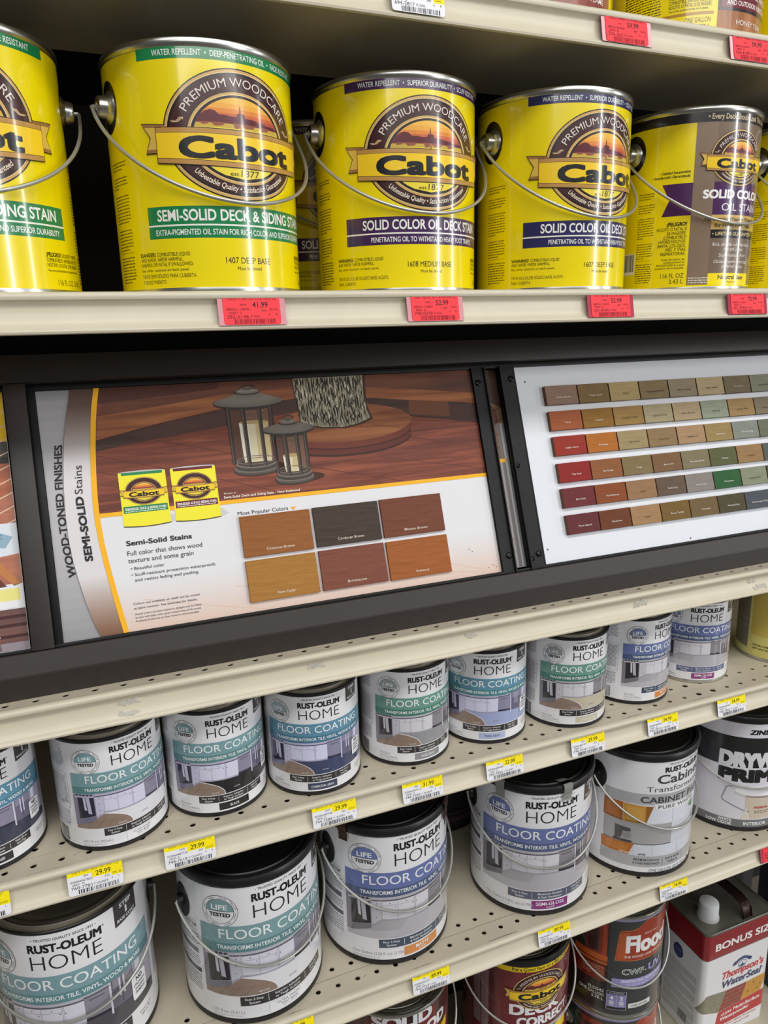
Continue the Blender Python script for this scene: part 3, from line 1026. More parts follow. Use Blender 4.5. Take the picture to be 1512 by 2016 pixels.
# cans standing on the topmost shelf: only their lower labels come into view
def timber_art(wood, word, seed):
    a = Art('gloss')
    hu = math.pi * 84
    a.band(-hu, hu, 191, 4.5, YEL, 0, n=160)
    a.band(-hu, hu, 192.3, 182, (32, 28, 28), 1, n=120)
    a.place(EMB, 0.72, 4, 142, 3)
    a.band(-26, 66, 100, 4.5, wood, 1)
    a.rect(-26, 24, 66, 100, (34, 30, 32), 2)
    a.rect(-23, 26.8, 63, 97, (122, 34, 44), 3)
    a.rect(-22.4, 27.4, 62.4, 96.4, (112, 30, 42), 4)
    a.text('FOR DECKS,', 20, 50, 5.6, (240, 232, 228), 5, 'C', w=44, bold=0.02)
    a.text('TIMBERS, SIDING, FENCES', 20, 38.4, 4.6, (240, 232, 228), 5, 'C', w=72, bold=0.02)
    a.text('AND OUTDOOR FURNITURE', 20, 29.4, 4.4, (240, 232, 228), 5, 'C', w=72, bold=0.02)
    a.text(word, 20, 11.6, 4.6, (240, 230, 222), 4, 'C', w=4.6 * len(word), bold=0.004)
    a.band(-100, -30, 23.2, 20.4, (176, 134, 40), 1)
    for k, t in enumerate(('\u00a1PELIGRO! L\u00cdQUIDO', 'COMBUSTIBLE, VAPORES NOCIVOS,', 'NOCIVO O FATAL SI SE INGIERE.')):
        a.text(t, -76, 37 - 4.2 * k, 3.3, INKK, 2, w=1.5 * len(t))
    a.text('Vea otras precauciones en el panel.', -76, 25.4, 2.2, INKK, 2, w=40)
    a.text('ONE GALLON', -33, 13.4, 4.6, (96, 84, 30), 2, 'R', w=26)
    a.text('3.78 L', -33, 6.6, 4.6, (96, 84, 30), 2, 'R', w=14)
    r = random.Random(seed)
    a.lines(-128, -84, 100, 34, 2.6, 1.3, INKK, 2, rnd=r)
    a.lines(74, 120, 100, 34, 2.6, 1.3, INKK, 2, rnd=r)
    return a

def timber(label, x, y, u0, art):
    return yellow_can(label, x, y, 0.2935, u0, art, 'stain cans on the topmost shelf')

M_MAHOG = streak_mat('mahogany_print', (122, 52, 44), (150, 74, 56), (60, 60, 8), 0.3, 0.3)
M_HONEY = streak_mat('honey_teak_print', (142, 86, 44), (182, 122, 72), (60, 60, 8), 0.3, 0.3)
timber('stain can on the topmost shelf with a red brown base reading MAHOGANY FLAME', 0.485, 0.765, -16.0, timber_art(M_MAHOG, 'MAHOGANY FLAME', 3))
timber('yellow stain can on the topmost shelf with a tan panel reading HONEY TEAK', 0.690, 0.765, 0.0, timber_art(M_HONEY, 'HONEY TEAK', 4))
timber('yellow stain can on the topmost shelf, a sliver at the right edge', 0.882, 0.765, 52.0, timber_art(M_HONEY, 'HONEY TEAK', 6))
# ------------------------------------------------------------------ white floor-coating cans (gallon art; quarts are the same art at 0.643)
RQ = 0.054
KQ = RQ / RG
TXD = (40, 38, 44)
LAB = (232, 232, 236)

def floor_art(band, band2, floor, chip, chip_text, chip_tc=(240, 240, 244), sub=None, clear=False, tint=(0, 0, 0), vol=None, strip=(56, 52, 54), adh=True, step=True, seed=1, badge=None, side='gallon'):
    a = Art('gloss')
    hu = math.pi * 84
    def t3(c):
        return tuple(max(0, min(255, c[i] + tint[i])) for i in range(3))
    a.band(-hu, hu, 188, 7.5, LAB, 0, n=160)
    # printed kitchen picture
    X = 100
    cab, cab2 = t3((214, 212, 220)), t3((198, 196, 206))
    steel, steel2, dark = t3((138, 134, 142)), t3((104, 100, 110)), t3((46, 44, 50))
    a.band(-X, X, 101, 40, t3((186, 184, 192)), 1)
    # floor
    if clear:
        a.band(-X, X, 68, 40, t3((176, 172, 178)), 2)
        a.band(-X, X, 52, 40, t3((190, 187, 194)), 3)
        a.poly([(-20, 68), (30, 68), (60, 40), (-40, 40)], t3((184, 181, 188)), 4)
    else:
        a.band(-X, X, 68, 40, floor, 2)
        wood = [(-X, 40), (-14, 40)]
        for k in range(13):
            an = math.radians(8 + 82 * k / 12)
            wood.append((-X + 25 + 61 * math.cos(an) + 0, 40 + 27.5 * math.sin(an)))
        wood += [(-66, 67), (-X, 58)]
        a.poly(wood, (146, 125, 112), 3)
        for k in range(5):
            x = -96 + 14 * k
            a.stroke([(x, 40.2), (x + 15, 63 - 3.0 * k)], 0.5, (124, 100, 86), 4)
        a.stroke([(-X, 50), (-20, 52)], 0.4, (132, 108, 94), 4)
        arc = [(-75 + 61 * math.cos(math.radians(8 + 70 * k / 12)), 40 + 27.5 * math.sin(math.radians(8 + 70 * k / 12))) for k in range(13)]
        a.stroke([(-14, 40)] + arc, 1.1, (236, 234, 236), 5)
    # skirting, base cupboards
    a.poly([(-66, 57), (-53, 66.5), (10, 65.5), (10, 69), (-53, 70), (-66, 61)], t3((166, 163, 172)), 5)
    a.poly([(-66, 96), (10, 96), (10, 68.5), (-24, 68), (-53, 69.5), (-66, 61)], cab, 6)
    a.rect(-66, 95.4, 10, 97.2, t3((92, 88, 98)), 7)
    a.poly([(-66, 96), (-53, 96), (-53, 69.5), (-66, 61)], cab2, 7)
    for x in (-53, -33, -11.5, -9.9):
        a.rect(x - 0.25, 68.8, x + 0.25, 95.4, t3((164, 162, 172)), 8)
    a.rect(-53, 89.0, -11.5, 89.5, t3((164, 162, 172)), 8)
    for x, y in ((-59, 92), (-60, 83), (-60, 72), (-43, 92), (-36, 86.5), (-22, 92), (-14, 87), (-8.4, 87)):
        a.ell(x, y, 0.75, 0.75, t3((92, 88, 96)), 8, 8)
    # range with towels
    a.poly([(-100, 99.5), (-67, 99.5), (-66.5, 61), (-72, 55.5), (-100, 46)], t3((150, 146, 154)), 6)
    a.poly([(-93, 95), (-67.5, 95), (-67, 63), (-93, 57)], dark, 7)
    a.poly([(-93, 56), (-67, 62), (-67, 55.5), (-93, 47)], t3((120, 116, 124)), 8)
    a.rect(-97, 94.8, -67, 97.0, t3((196, 193, 200)), 8)
    for k in range(5):
        a.ell(-93 + 5.6 * k, 99.0, 1.9, 1.3, dark, 8, 14)
    a.rect(-100, 47, -93, 99, t3((128, 124, 134)), 7)
    a.poly([(-84, 94.5), (-80.5, 94.5), (-79.5, 72), (-83, 73)], t3((206, 203, 212)), 9)
    a.poly([(-79.5, 94.5), (-74, 94.5), (-72, 66), (-77.5, 67)], t3((190, 187, 198)), 9)
    # dishwasher, fridge
    a.poly([(10, 98), (36, 98), (36, 66.5), (10, 68)], steel, 6)
    a.poly([(10, 71), (36, 69.5), (36, 66), (10, 67.5)], dark, 7)
    a.rect(15, 92, 31, 93.2, t3((88, 84, 94)), 8)
    a.rect(10, 97, 37, 98.6, t3((84, 80, 88)), 7)
    a.rect(36, 60, 38.2, 101, t3((210, 208, 216)), 7)
    a.poly([(38.2, 101), (66, 101), (66, 62), (38.2, 65)], steel2, 6)
    a.poly([(40, 101), (65, 101), (65, 88), (40, 89.5)], steel, 7)
    a.rect(50.5, 66, 51.3, 101, t3((66, 62, 72)), 8)
    for x in (48, 53.2):
        a.rect(x - 1.0, 76, x + 1.0, 99, t3((208, 206, 214)), 9)
    a.poly([(66, 101), (X, 101), (X, 54), (66, 60)], t3((168, 165, 174)), 6)
    a.poly([(70, 101), (78, 101), (76, 84), (70, 85)], t3((226, 225, 230)), 7)
    # colour bands
    a.band(-X, X, 136.2, 101.2, band, 7)
    a.band(-X, X, 113.2, 101.2, band2, 8)
    a.text('FLOOR COATING', 0, 119.4, 12.4, (238, 240, 242), 9, 'C', w=153, bold=0.004)
    a.text('TRANSFORMS INTERIOR TILE, VINYL, WOOD & MORE', 0, 105.3, 5.1, (236, 240, 242), 9, 'C', w=160, bold=0.016)
    # names
    a.text('\u2022 TRUSTED QUALITY SINCE 1921 \u2022', 0, 179.8, 2.9, TXD, 3, 'C', w=64, bold=0.008)
    a.text('RUST-OLEUM', 0, 165.6, 10.2, (24, 22, 28), 3, 'C', w=73.5, bold=0.046)
    a.text('\u00ae', 37.4, 173.4, 2.4, TXD, 3)
    a.text('HOME', 0, 144.0, 17.6, (28, 26, 32), 3, 'C', w=71.5, bold=-0.014)
    # round badge
    bc = badge or band
    cx, cy = -73, 155.6
    a.ell(cx, cy, 21, 20.6, TXD, 9, 60)
    a.ell(cx, cy, 20.5, 20.1, LAB, 10, 60)
    a.ell(cx, cy, 16.6, 16.3, TXD, 11, 60)
    a.ell(cx, cy, 16.0, 15.7, LAB, 12, 60)
    a.ell(cx, cy, 16.0, 15.7, bc, 13, y0=cy + 0.4)
    a.rect(cx - 16, cy + 0.1, cx + 16, cy + 0.6, TXD, 14)
    a.text('LIFE', cx, cy + 2.2, 6.6, (240, 242, 244), 14, 'C', w=19, bold=0.03)
    a.text('TESTED', cx, cy - 6.8, 5.0, (34, 32, 38), 14, 'C', w=24.5, bold=0.045)
    for k, wd in enumerate(('WATER', 'FADING', 'SCRATCHES', 'STAINS', 'SCUFFS', 'SPILLS', 'HEAVY', 'HEAT')):
        an = math.radians(118 - 45 * k)
        rr = 18.2
        up = math.sin(an) >= -0.2
        r0 = an - math.pi / 2 if up else an + math.pi / 2
        off = 0.75
        a.text(wd, cx + (rr + (-off if up else off)) * math.cos(an), cy + (rr + (-off if up else off)) * math.sin(an), 1.6, (70, 68, 76), 13, 'C', rot=r0, w=1.45 * len(wd))
    # base of label
    a.band(-58, 58, 38.6, 25.8, strip, 2)
    st = (228, 228, 230)
    a.text('Easy 2-Step', -42, 33.2, 3.1, st, 3, 'C', w=21, bold=0.01)
    a.text('System', -42, 28.2, 3.1, st, 3, 'C', w=12.5, bold=0.01)
    l1, l2 = ('Superior Adhesion', 'to Tough Surfaces') if adh else ('Maximum Scratch', '& Stain Resistance')
    a.text(l1, -1, 33.2, 3.1, st, 3, 'C', w=34, bold=0.01)
    a.text(l2, -1, 28.2, 3.1, st, 3, 'C', w=33, bold=0.01)
    a.text('Walk On in', 41, 33.2, 3.1, st, 3, 'C', w=19, bold=0.01)
    a.text('One Day', 41, 28.2, 3.1, st, 3, 'C', w=15, bold=0.01)
    for x in (-25.6, 24):
        a.rect(x - 0.25, 27.4, x + 0.25, 37, st, 3)
    if chip is None:
        a.band(-26, 27, 24.2, 10.8, (196, 196, 202), 2)
        a.band(-25.6, 26.6, 23.9, 11.1, (236, 236, 240), 3)
    else:
        a.band(-26, 26, 23.6, 10.6, chip, 2)
    if isinstance(chip_text, tuple):
        for k, t in enumerate(chip_text):
            a.text(t, 0, 18.6 - 4.6 * k, 3.2, chip_tc, 4, 'C', w=2.5 * len(t))
        a.text('before tinting', 0, 11.9, 1.6, (150, 148, 156), 4, 'C', w=18)
    elif chip_text:
        big = sub is not None
        a.text(chip_text, 0, 16.4 if big else 15.0, 4.9 if big else 4.2, chip_tc, 4, 'C', w=(4.0 if big else 3.1) * len(chip_text), bold=0.012)
        if big:
            a.text(sub, 0, 12.2, 2.7, chip_tc, 4, 'C', w=2.3 * len(sub))
    v = vol or ('One Quart', '(32 fl oz) (946mL)')
    g = (150, 148, 158)
    if len(v) == 1:
        a.text(v[0], -93, 15.0, 4.2, g, 2, w=2.3 * len(v[0]))
    else:
        a.text(v[0], -93, 20.6, 4.2, g, 2, w=2.3 * len(v[0]))
        a.text(v[1], -93, 14.6, 3.8, g, 2, w=1.9 * len(v[1]))
    a.lines(-93, -56, 12.4, 2, 2.6, 1.1, (176, 174, 182), 2, rnd=random.Random(seed))
    if not clear:
        a.text('AFTER', 6, 47, 2.2, (150, 148, 152) if sum(floor) > 500 else (210, 208, 214), 6, 'C', w=11)
        a.text('BEFORE', -30, 43, 2.2, (226, 222, 220), 6, 'C', w=12)
    if step:
        a.poly([(52, 188), (84, 188), (84, 162), (52, 159.5)], (62, 58, 60), 3)
        a.text('STEP', 68, 179.6, 4.8, (236, 234, 234), 4, 'C', w=17, bold=0.02)
        a.text('1' if not clear else '2', 68, 169.4, 8.2, (240, 238, 238), 4, 'C', bold=0.05)
        a.text('BASE COAT' if not clear else 'TOP COAT', 68, 163.4, 3.4, (230, 228, 228), 4, 'C', w=26, bold=0.02)
    if not clear:
        a.rrect(62, 52, 86, 83, 3, TXD, 9)
        a.rrect(62.5, 52.5, 85.5, 82.5, 2.7, (238, 238, 242), 10)
        a.text('NO', 74, 74.6, 5.4, (34, 32, 38), 11, 'C', w=10, bold=0.04)
        for k, t in enumerate(('STRIPPING', 'SANDING', 'PRIMING')):
            a.text(t, 74, 69 - 5 * k, 2.9, (34, 32, 38), 11, 'C', w=18 if k == 0 else 15, bold=0.02)
    a.text('Covers up to', 80, 28, 2.8, (90, 88, 96), 2, 'C', w=20)
    a.text('200 sq. ft.', 80, 23.4, 2.8, (90, 88, 96), 2, 'C', w=16)
    # back panels
    r = random.Random(seed + 40)
    gi = (112, 110, 118)
    if side == 'quart':
        a.lines(-158, -112, 184, 14, 2.9, 1.5, gi, 2, rnd=r)
        a.rect(-160, 132, -109, 132.4, gi, 2)
        a.rect(-160, 72, -109, 72.4, gi, 2)
        a.rect(-109.4, 72, -109, 132.4, gi, 2)
        a.lines(-158, -112, 128, 18, 2.9, 1.5, gi, 2, rnd=r)
        a.lines(-158, -112, 68, 10, 2.9, 1.5, gi, 2, rnd=r)
        a.barcode(-148, 10, -122, 34, (60, 58, 66), 2, seed)
    else:
        a.text('2 STEP SYSTEM', -108, 122, 5.0, gi, 2, 'R', w=38, bold=0.02)
        a.rect(-150, 118, -107, 118.5, gi, 2)
        a.rect(-150, 130, -107, 130.5, gi, 2)
        a.rect(-150, 86, -108, 93, (96, 94, 102), 2)
        a.rect(-150, 60, -106, 66, (70, 68, 76), 2)
        a.lines(-150, -106, 114, 6, 3.4, 1.6, gi, 2, rnd=r)
        a.lines(-150, -106, 82, 5, 3.4, 1.6, gi, 2, rnd=r)
        a.lines(-150, -106, 57, 8, 3.4, 1.6, gi, 2, rnd=r)
    a.lines(108, 150, 180, 40, 3.4, 1.6, gi, 2, rnd=r)
    return a

QBODY = [(0, 0.0045), (0.0535, 0.0045), (0.0538, 0.1205), (0.0538, 0.121)]
QBASE = [(0.050, 0.001), (0.0528, 0.0), (0.0546, 0.0006), (0.0548, 0.0028), (0.0544, 0.0048), (0.0535, 0.0052), (0.0530, 0.003), (0.050, 0.002)]
QCHIME = [(0.0535, 0.1192), (0.0545, 0.1200), (0.0551, 0.1214), (0.0549, 0.1230), (0.0540, 0.1238), (0.0530, 0.1236), (0.0530, 0.121)]
QRING = [(0.0532, 0.1232), (0.0520, 0.1228), (0.0505, 0.1206), (0.0478, 0.1206), (0.0470, 0.1240), (0.0462, 0.1246), (0.0454, 0.1240), (0.0450, 0.1190)]
QLID = [(0.0452, 0.1195), (0.0447, 0.1252), (0.0436, 0.1258), (0.0424, 0.1252), (0.0416, 0.1206), (0.0396, 0.1200), (0.0378, 0.1222), (0.034, 0.1226), (0, 0.1226)]
M_SEAM = mat('lacquered_rim', (146, 140, 126), 0.36, metal=0.35)
M_QLID = mat('quart_lid_metal', (122, 118, 110), 0.34, metal=0.8)
M_BLKRIM = mat('black_rim', (26, 25, 28), 0.4)

def quart(label, x, y, u0, art, silver_base=False, group='white quart cans', z=-0.501):
    root = thing('paint_can', label, 'paint can', (x, y, H + z + 0.0001), u0 / 54.0, group)
    lathe('body', QBODY, M_SEAM, root, 80)
    art.build('printed_label', root, R=0.0539, scale=KQ)
    lathe('base_ring', QBASE, M_SILVER if silver_base else M_BLKRIM, root, 80)
    lathe('black_rim', QCHIME, M_BLKRIM, root, 80)
    lathe('inner_rim', QRING, M_SEAM, root, 64)
    lathe('lid', QLID, M_QLID, root, 64)
    return root

PBODY = [(0, 0.001), (0.0820, 0.0008), (0.0836, 0.003), (0.0838, 0.008), (0.0838, 0.1885)]
PBASE = [(0.080, 0.0006), (0.0832, 0.0), (0.0846, 0.0012), (0.0848, 0.0055), (0.0843, 0.0080), (0.0838, 0.0082), (0.0836, 0.004)]
PLID = [(0.0838, 0.1868), (0.0850, 0.1866), (0.0862, 0.1880), (0.0868, 0.1915), (0.0864, 0.1955), (0.0850, 0.1982), (0.0826, 0.1990), (0.0800, 0.1984), (0.0790, 0.1960),
        (0.0782, 0.1922), (0.0766, 0.1918), (0.0757, 0.1955), (0.0742, 0.1968), (0.0718, 0.1962), (0.0700, 0.1938), (0.066, 0.1930), (0, 0.1930)]

def oval_ear(root, side, zc=0.147):
    """flat black ear plate moulded on the plastic can, with a hub for the handle"""
    bm = bmesh.new()
    def ringv(rx, rz, out):
        vs_ = []
        for i in range(28):
            t = 2 * math.pi * i / 28
            th = rx * math.cos(t) / 0.084
            r = 0.0841 + out
            vs_.append(bm.verts.new((side * r * math.cos(th), -r * math.sin(th), zc + rz * math.sin(t))))
        return vs_
    rs = [ringv(0.0150, 0.0215, -0.0004), ringv(0.0146, 0.0210, 0.0012), ringv(0.0075, 0.0085, 0.0018), ringv(0.0068, 0.0078, 0.0062), ringv(0.0030, 0.0035, 0.0070)]
    for a, b in zip(rs, rs[1:]):
        for i in range(28):
            bm.faces.new((a[i], a[(i + 1) % 28], b[(i + 1) % 28], b[i]))
    bm.faces.new(rs[-1])
    return from_bm('ear', bm, M_EAR, root)

def clip_bm(ang):
    """bent strip hooked over the lid edge"""
    path = [(0.0665, 0.1950), (0.0790, 0.2002), (0.0850, 0.2002), (0.0878, 0.1992), (0.0884, 0.1950), (0.0876, 0.1880), (0.0862, 0.1850), (0.0860, 0.1770), (0.0868, 0.1752)]
    bm = bmesh.new()
    w = 0.0066
    c, s = math.cos(ang), math.sin(ang)
    for i, ((r0, z0), (r1, z1)) in enumerate(zip(path, path[1:])):
        pass
    rows = []
    for r, z in path:
        row = []
        for dw in (-w, w):
            # ang measured from the front (-y) towards +x
            row.append(bm.verts.new((r * s + dw * c, -r * c + dw * s, z)))
        rows.append(row)
    for a, b in zip(rows, rows[1:]):
        bm.faces.new((a[0], a[1], b[1], b[0]))
    bmesh.ops.solidify(bm, geom=bm.faces[:], thickness=0.0009)
    # rivet hole cap
    return bm

def gallon(label, x, y, u0, art, clips=(), clip_mat=None, z=-0.779, lid_mat=None, base_mat=None, group='white gallon cans with black lids', ear_u=0.0, drop=0.068, bail_on=True, metal_top=False):
    root = thing('paint_can', label, 'paint can', (x, y, H + z + 0.0001), u0 / 84.0, group)
    lathe('body', PBODY, M_WHITEPL, root, 96)
    art.build('printed_label', root, R=0.0839)
    lathe('base_ring', PBASE, base_mat or M_BLKRIM, root, 96)
    if metal_top:
        up = lambda prof: [(0.0838 + (r - 0.0538) if r > 0.046 else r * 0.0760 / 0.0460, 0.1885 + (z_ - 0.1205)) for r, z_ in prof]
        lathe('black_rim', up(QCHIME), M_BLKRIM, root, 96)
        lathe('inner_rim', up(QRING), M_SEAM, root, 80)
        lathe('lid', up(QLID), M_QLID, root, 80)
    else:
        lathe('lid', PLID, lid_mat or M_BLACKPL, root, 96)
    for s in (-1, 1):
        oval_ear(root, s)
    if bail_on:
        bail(root, 0.085, 0.147, drop, 0.0925, 0.0895, 0.0016)
    for ang in clips:
        o = from_bm('lid_clip', clip_bm(ang), clip_mat or mat('clip_steel', (196, 196, 190), 0.35, metal=0.15), root, sm=False)
        o['label'] = 'bent metal strip over the lid edge'
    return root

TEAL, TEAL2 = (122, 160, 166), (92, 136, 138)
TEALB, TEALB2 = (96, 146, 170), (70, 120, 146)
GRN, GRN2 = (106, 154, 140), (66, 124, 108)
BLU, BLU2 = (104, 118, 168), (74, 92, 130)
BLUT = (2, 2, 16)
WHITE_CHIP = ('ULTRA WHITE /', 'TINT BASE')
A_Q1 = floor_art(TEALB, (82, 132, 158), (62, 64, 84), (40, 40, 46), 'TINT BASE', tint=BLUT, seed=1, side='quart')
A_Q2 = floor_art(TEAL, TEAL2, (226, 226, 232), None, WHITE_CHIP, (84, 82, 90), tint=BLUT, vol=('(30.5 fl oz) (902mL)',), seed=2, side='quart')
A_Q3 = floor_art(TEAL, TEAL2, (40, 36, 40), (24, 22, 24), 'BLACK', tint=BLUT, seed=3, side='quart')
A_Q4 = floor_art(TEALB, TEALB2, (66, 74, 106), (62, 68, 96), 'CHARCOAL GRAY', tint=(2, 4, 22), seed=4, side='quart', badge=(150, 176, 186))
A_Q5 = floor_art(GRN, GRN2, (150, 150, 154), (142, 142, 148), 'AGED GRAY', seed=5, side='quart', badge=(160, 170, 172))
A_Q6 = floor_art(TEALB, (74, 132, 140), (162, 172, 212), (172, 186, 220), 'PEARL GRAY', (84, 92, 120), tint=(0, 2, 18), seed=6, side='quart', badge=(160, 172, 180))
A_Q7 = floor_art(GRN, GRN2, (196, 188, 166), (200, 194, 174), 'ARDEN CREAM', (238, 234, 224), seed=7, side='quart', badge=(156, 168, 170))
A_Q8 = floor_art(BLU, BLU2, (170, 168, 176), (216, 134, 62), 'MATTE', sub='CLEAR', clear=True, strip=(66, 78, 98), adh=False, seed=8, side='quart')
A_Q9 = floor_art(BLU, BLU2, (170, 168, 176), (138, 44, 116), 'SEMI-GLOSS', sub='CLEAR', clear=True, strip=(92, 100, 138), adh=False, seed=9, side='quart')
quart('white quart can with a steel blue band, cut by the left edge', -0.1434, 0.7607, 11.3, A_Q1)
quart('white quart can with a teal band, pale floor picture and white base chip', -0.0206, 0.7494, 25.9, A_Q2)
quart('white quart can with a teal band and black chip reading BLACK', 0.0896, 0.7581, 9.3, A_Q3)
quart('white quart can with a blue teal band and navy chip reading CHARCOAL GRAY', 0.2005, 0.7499, -5.6, A_Q4)
quart('white quart can with a green band and grey chip reading AGED GRAY', 0.3210, 0.7585, 6.3, A_Q5)
quart('white quart can with a pale blue chip reading PEARL GRAY', 0.4320, 0.7603, -15.6, A_Q6)
quart('white quart can with a green band and beige chip', 0.5478, 0.7490, 0.0, A_Q7)
quart('white quart can with a purple blue band and orange chip', 0.6647, 0.7623, 19.3, A_Q8)
quart('white quart can with a purple blue band, purple chip and silver base rim', 0.7858, 0.7738, -19.1, A_Q9, silver_base=True)

# small yellow can at the right end of the quart row
def plain_yellow_art():
    a = Art('satin')
    hu = math.pi * 84
    a.band(-hu, hu, 189, 7.5, (218, 212, 140), 0, n=160)
    a.band(-52, hu * 0.8, 187, 52, (204, 182, 88), 1, n=60)
    a.band(-52, hu * 0.8, 60, 9, (214, 204, 120), 2, n=60)
    a.band(-122, -58, 178, 24, (128, 122, 108), 2)
    for y in (160, 92, 74):
        a.band(-122, -58, y + 1.2, y, (176, 170, 140), 3)
    for k, t in enumerate(('For interior', 'floors, steps', 'and walls,', 'rolls or brush')):
        a.text(t, -8, 66 - 7 * k, 3.6, (90, 80, 40), 3, w=2.3 * len(t))
    a.text('DANGER: COMBUSTIBLE LIQUID', -44, 34, 4.2, (52, 60, 24), 3, w=70, bold=0.03)
    a.text('KEEP AWAY FROM HEAT', -44, 26, 4.2, (52, 60, 24), 3, w=56, bold=0.03)
    return a
quart('small yellow quart can cut by the right edge beside the white quarts', 0.9480, 0.7630, -49.0, plain_yellow_art(), silver_base=True, group='yellow quart cans')
quart('small yellow quart can in the shade behind the end of the white quart row', 0.9050, 0.900, 10.0, plain_yellow_art(), silver_base=True, group='yellow quart cans')

# gallons
GT = (0, 0, 4)
GALV = ('One Gallon (128 fl oz)', '(3.78L)')
A_G1 = floor_art((124, 160, 168), (98, 140, 146), (76, 74, 82), (40, 40, 46), 'TINT BASE', tint=GT, vol=GALV, seed=11)
A_G2 = floor_art((124, 160, 164), (94, 134, 138), (226, 226, 230), None, WHITE_CHIP, (84, 82, 90), tint=GT, vol=('122 fl oz (3.61L)',), seed=12)
A_G3 = floor_art((104, 118, 172), (78, 92, 126), (170, 168, 176), (214, 140, 76), 'MATTE', sub='CLEAR', clear=True, strip=(70, 82, 100), adh=False, vol=('One Gallon (128 fl oz) (3.78L)',), seed=13)
A_G4 = floor_art((104, 116, 168), (82, 94, 132), (170, 168, 176), (140, 44, 128), 'SEMI-GLOSS', sub='CLEAR', clear=True, strip=(92, 96, 116), adh=False, vol=('One Gallon (128 fl oz) (3.78L)',), seed=14)
M_RUST = mat('brown_clip', (112, 84, 72), 0.45, metal=0.5)
gallon('teal banded white gallon can with a dark floor picture in the bottom left corner', -0.0830, 0.795, -1.5, A_G1, metal_top=True)
gallon('white gallon can with a teal band, pale floor picture and white base chip', 0.1185, 0.7809, 24.8, A_G2)
gallon('white gallon can with a purple blue band and orange chip reading MATTE', 0.3004, 0.7917, 18.6, A_G3, clips=(-1.19, 0.567), clip_mat=M_RUST)
gallon('white gallon can with a purple SEMI-GLOSS chip and silver lid clips', 0.5227, 0.7826, -17.8, A_G4, clips=(-0.84, 0.212, 1.9))

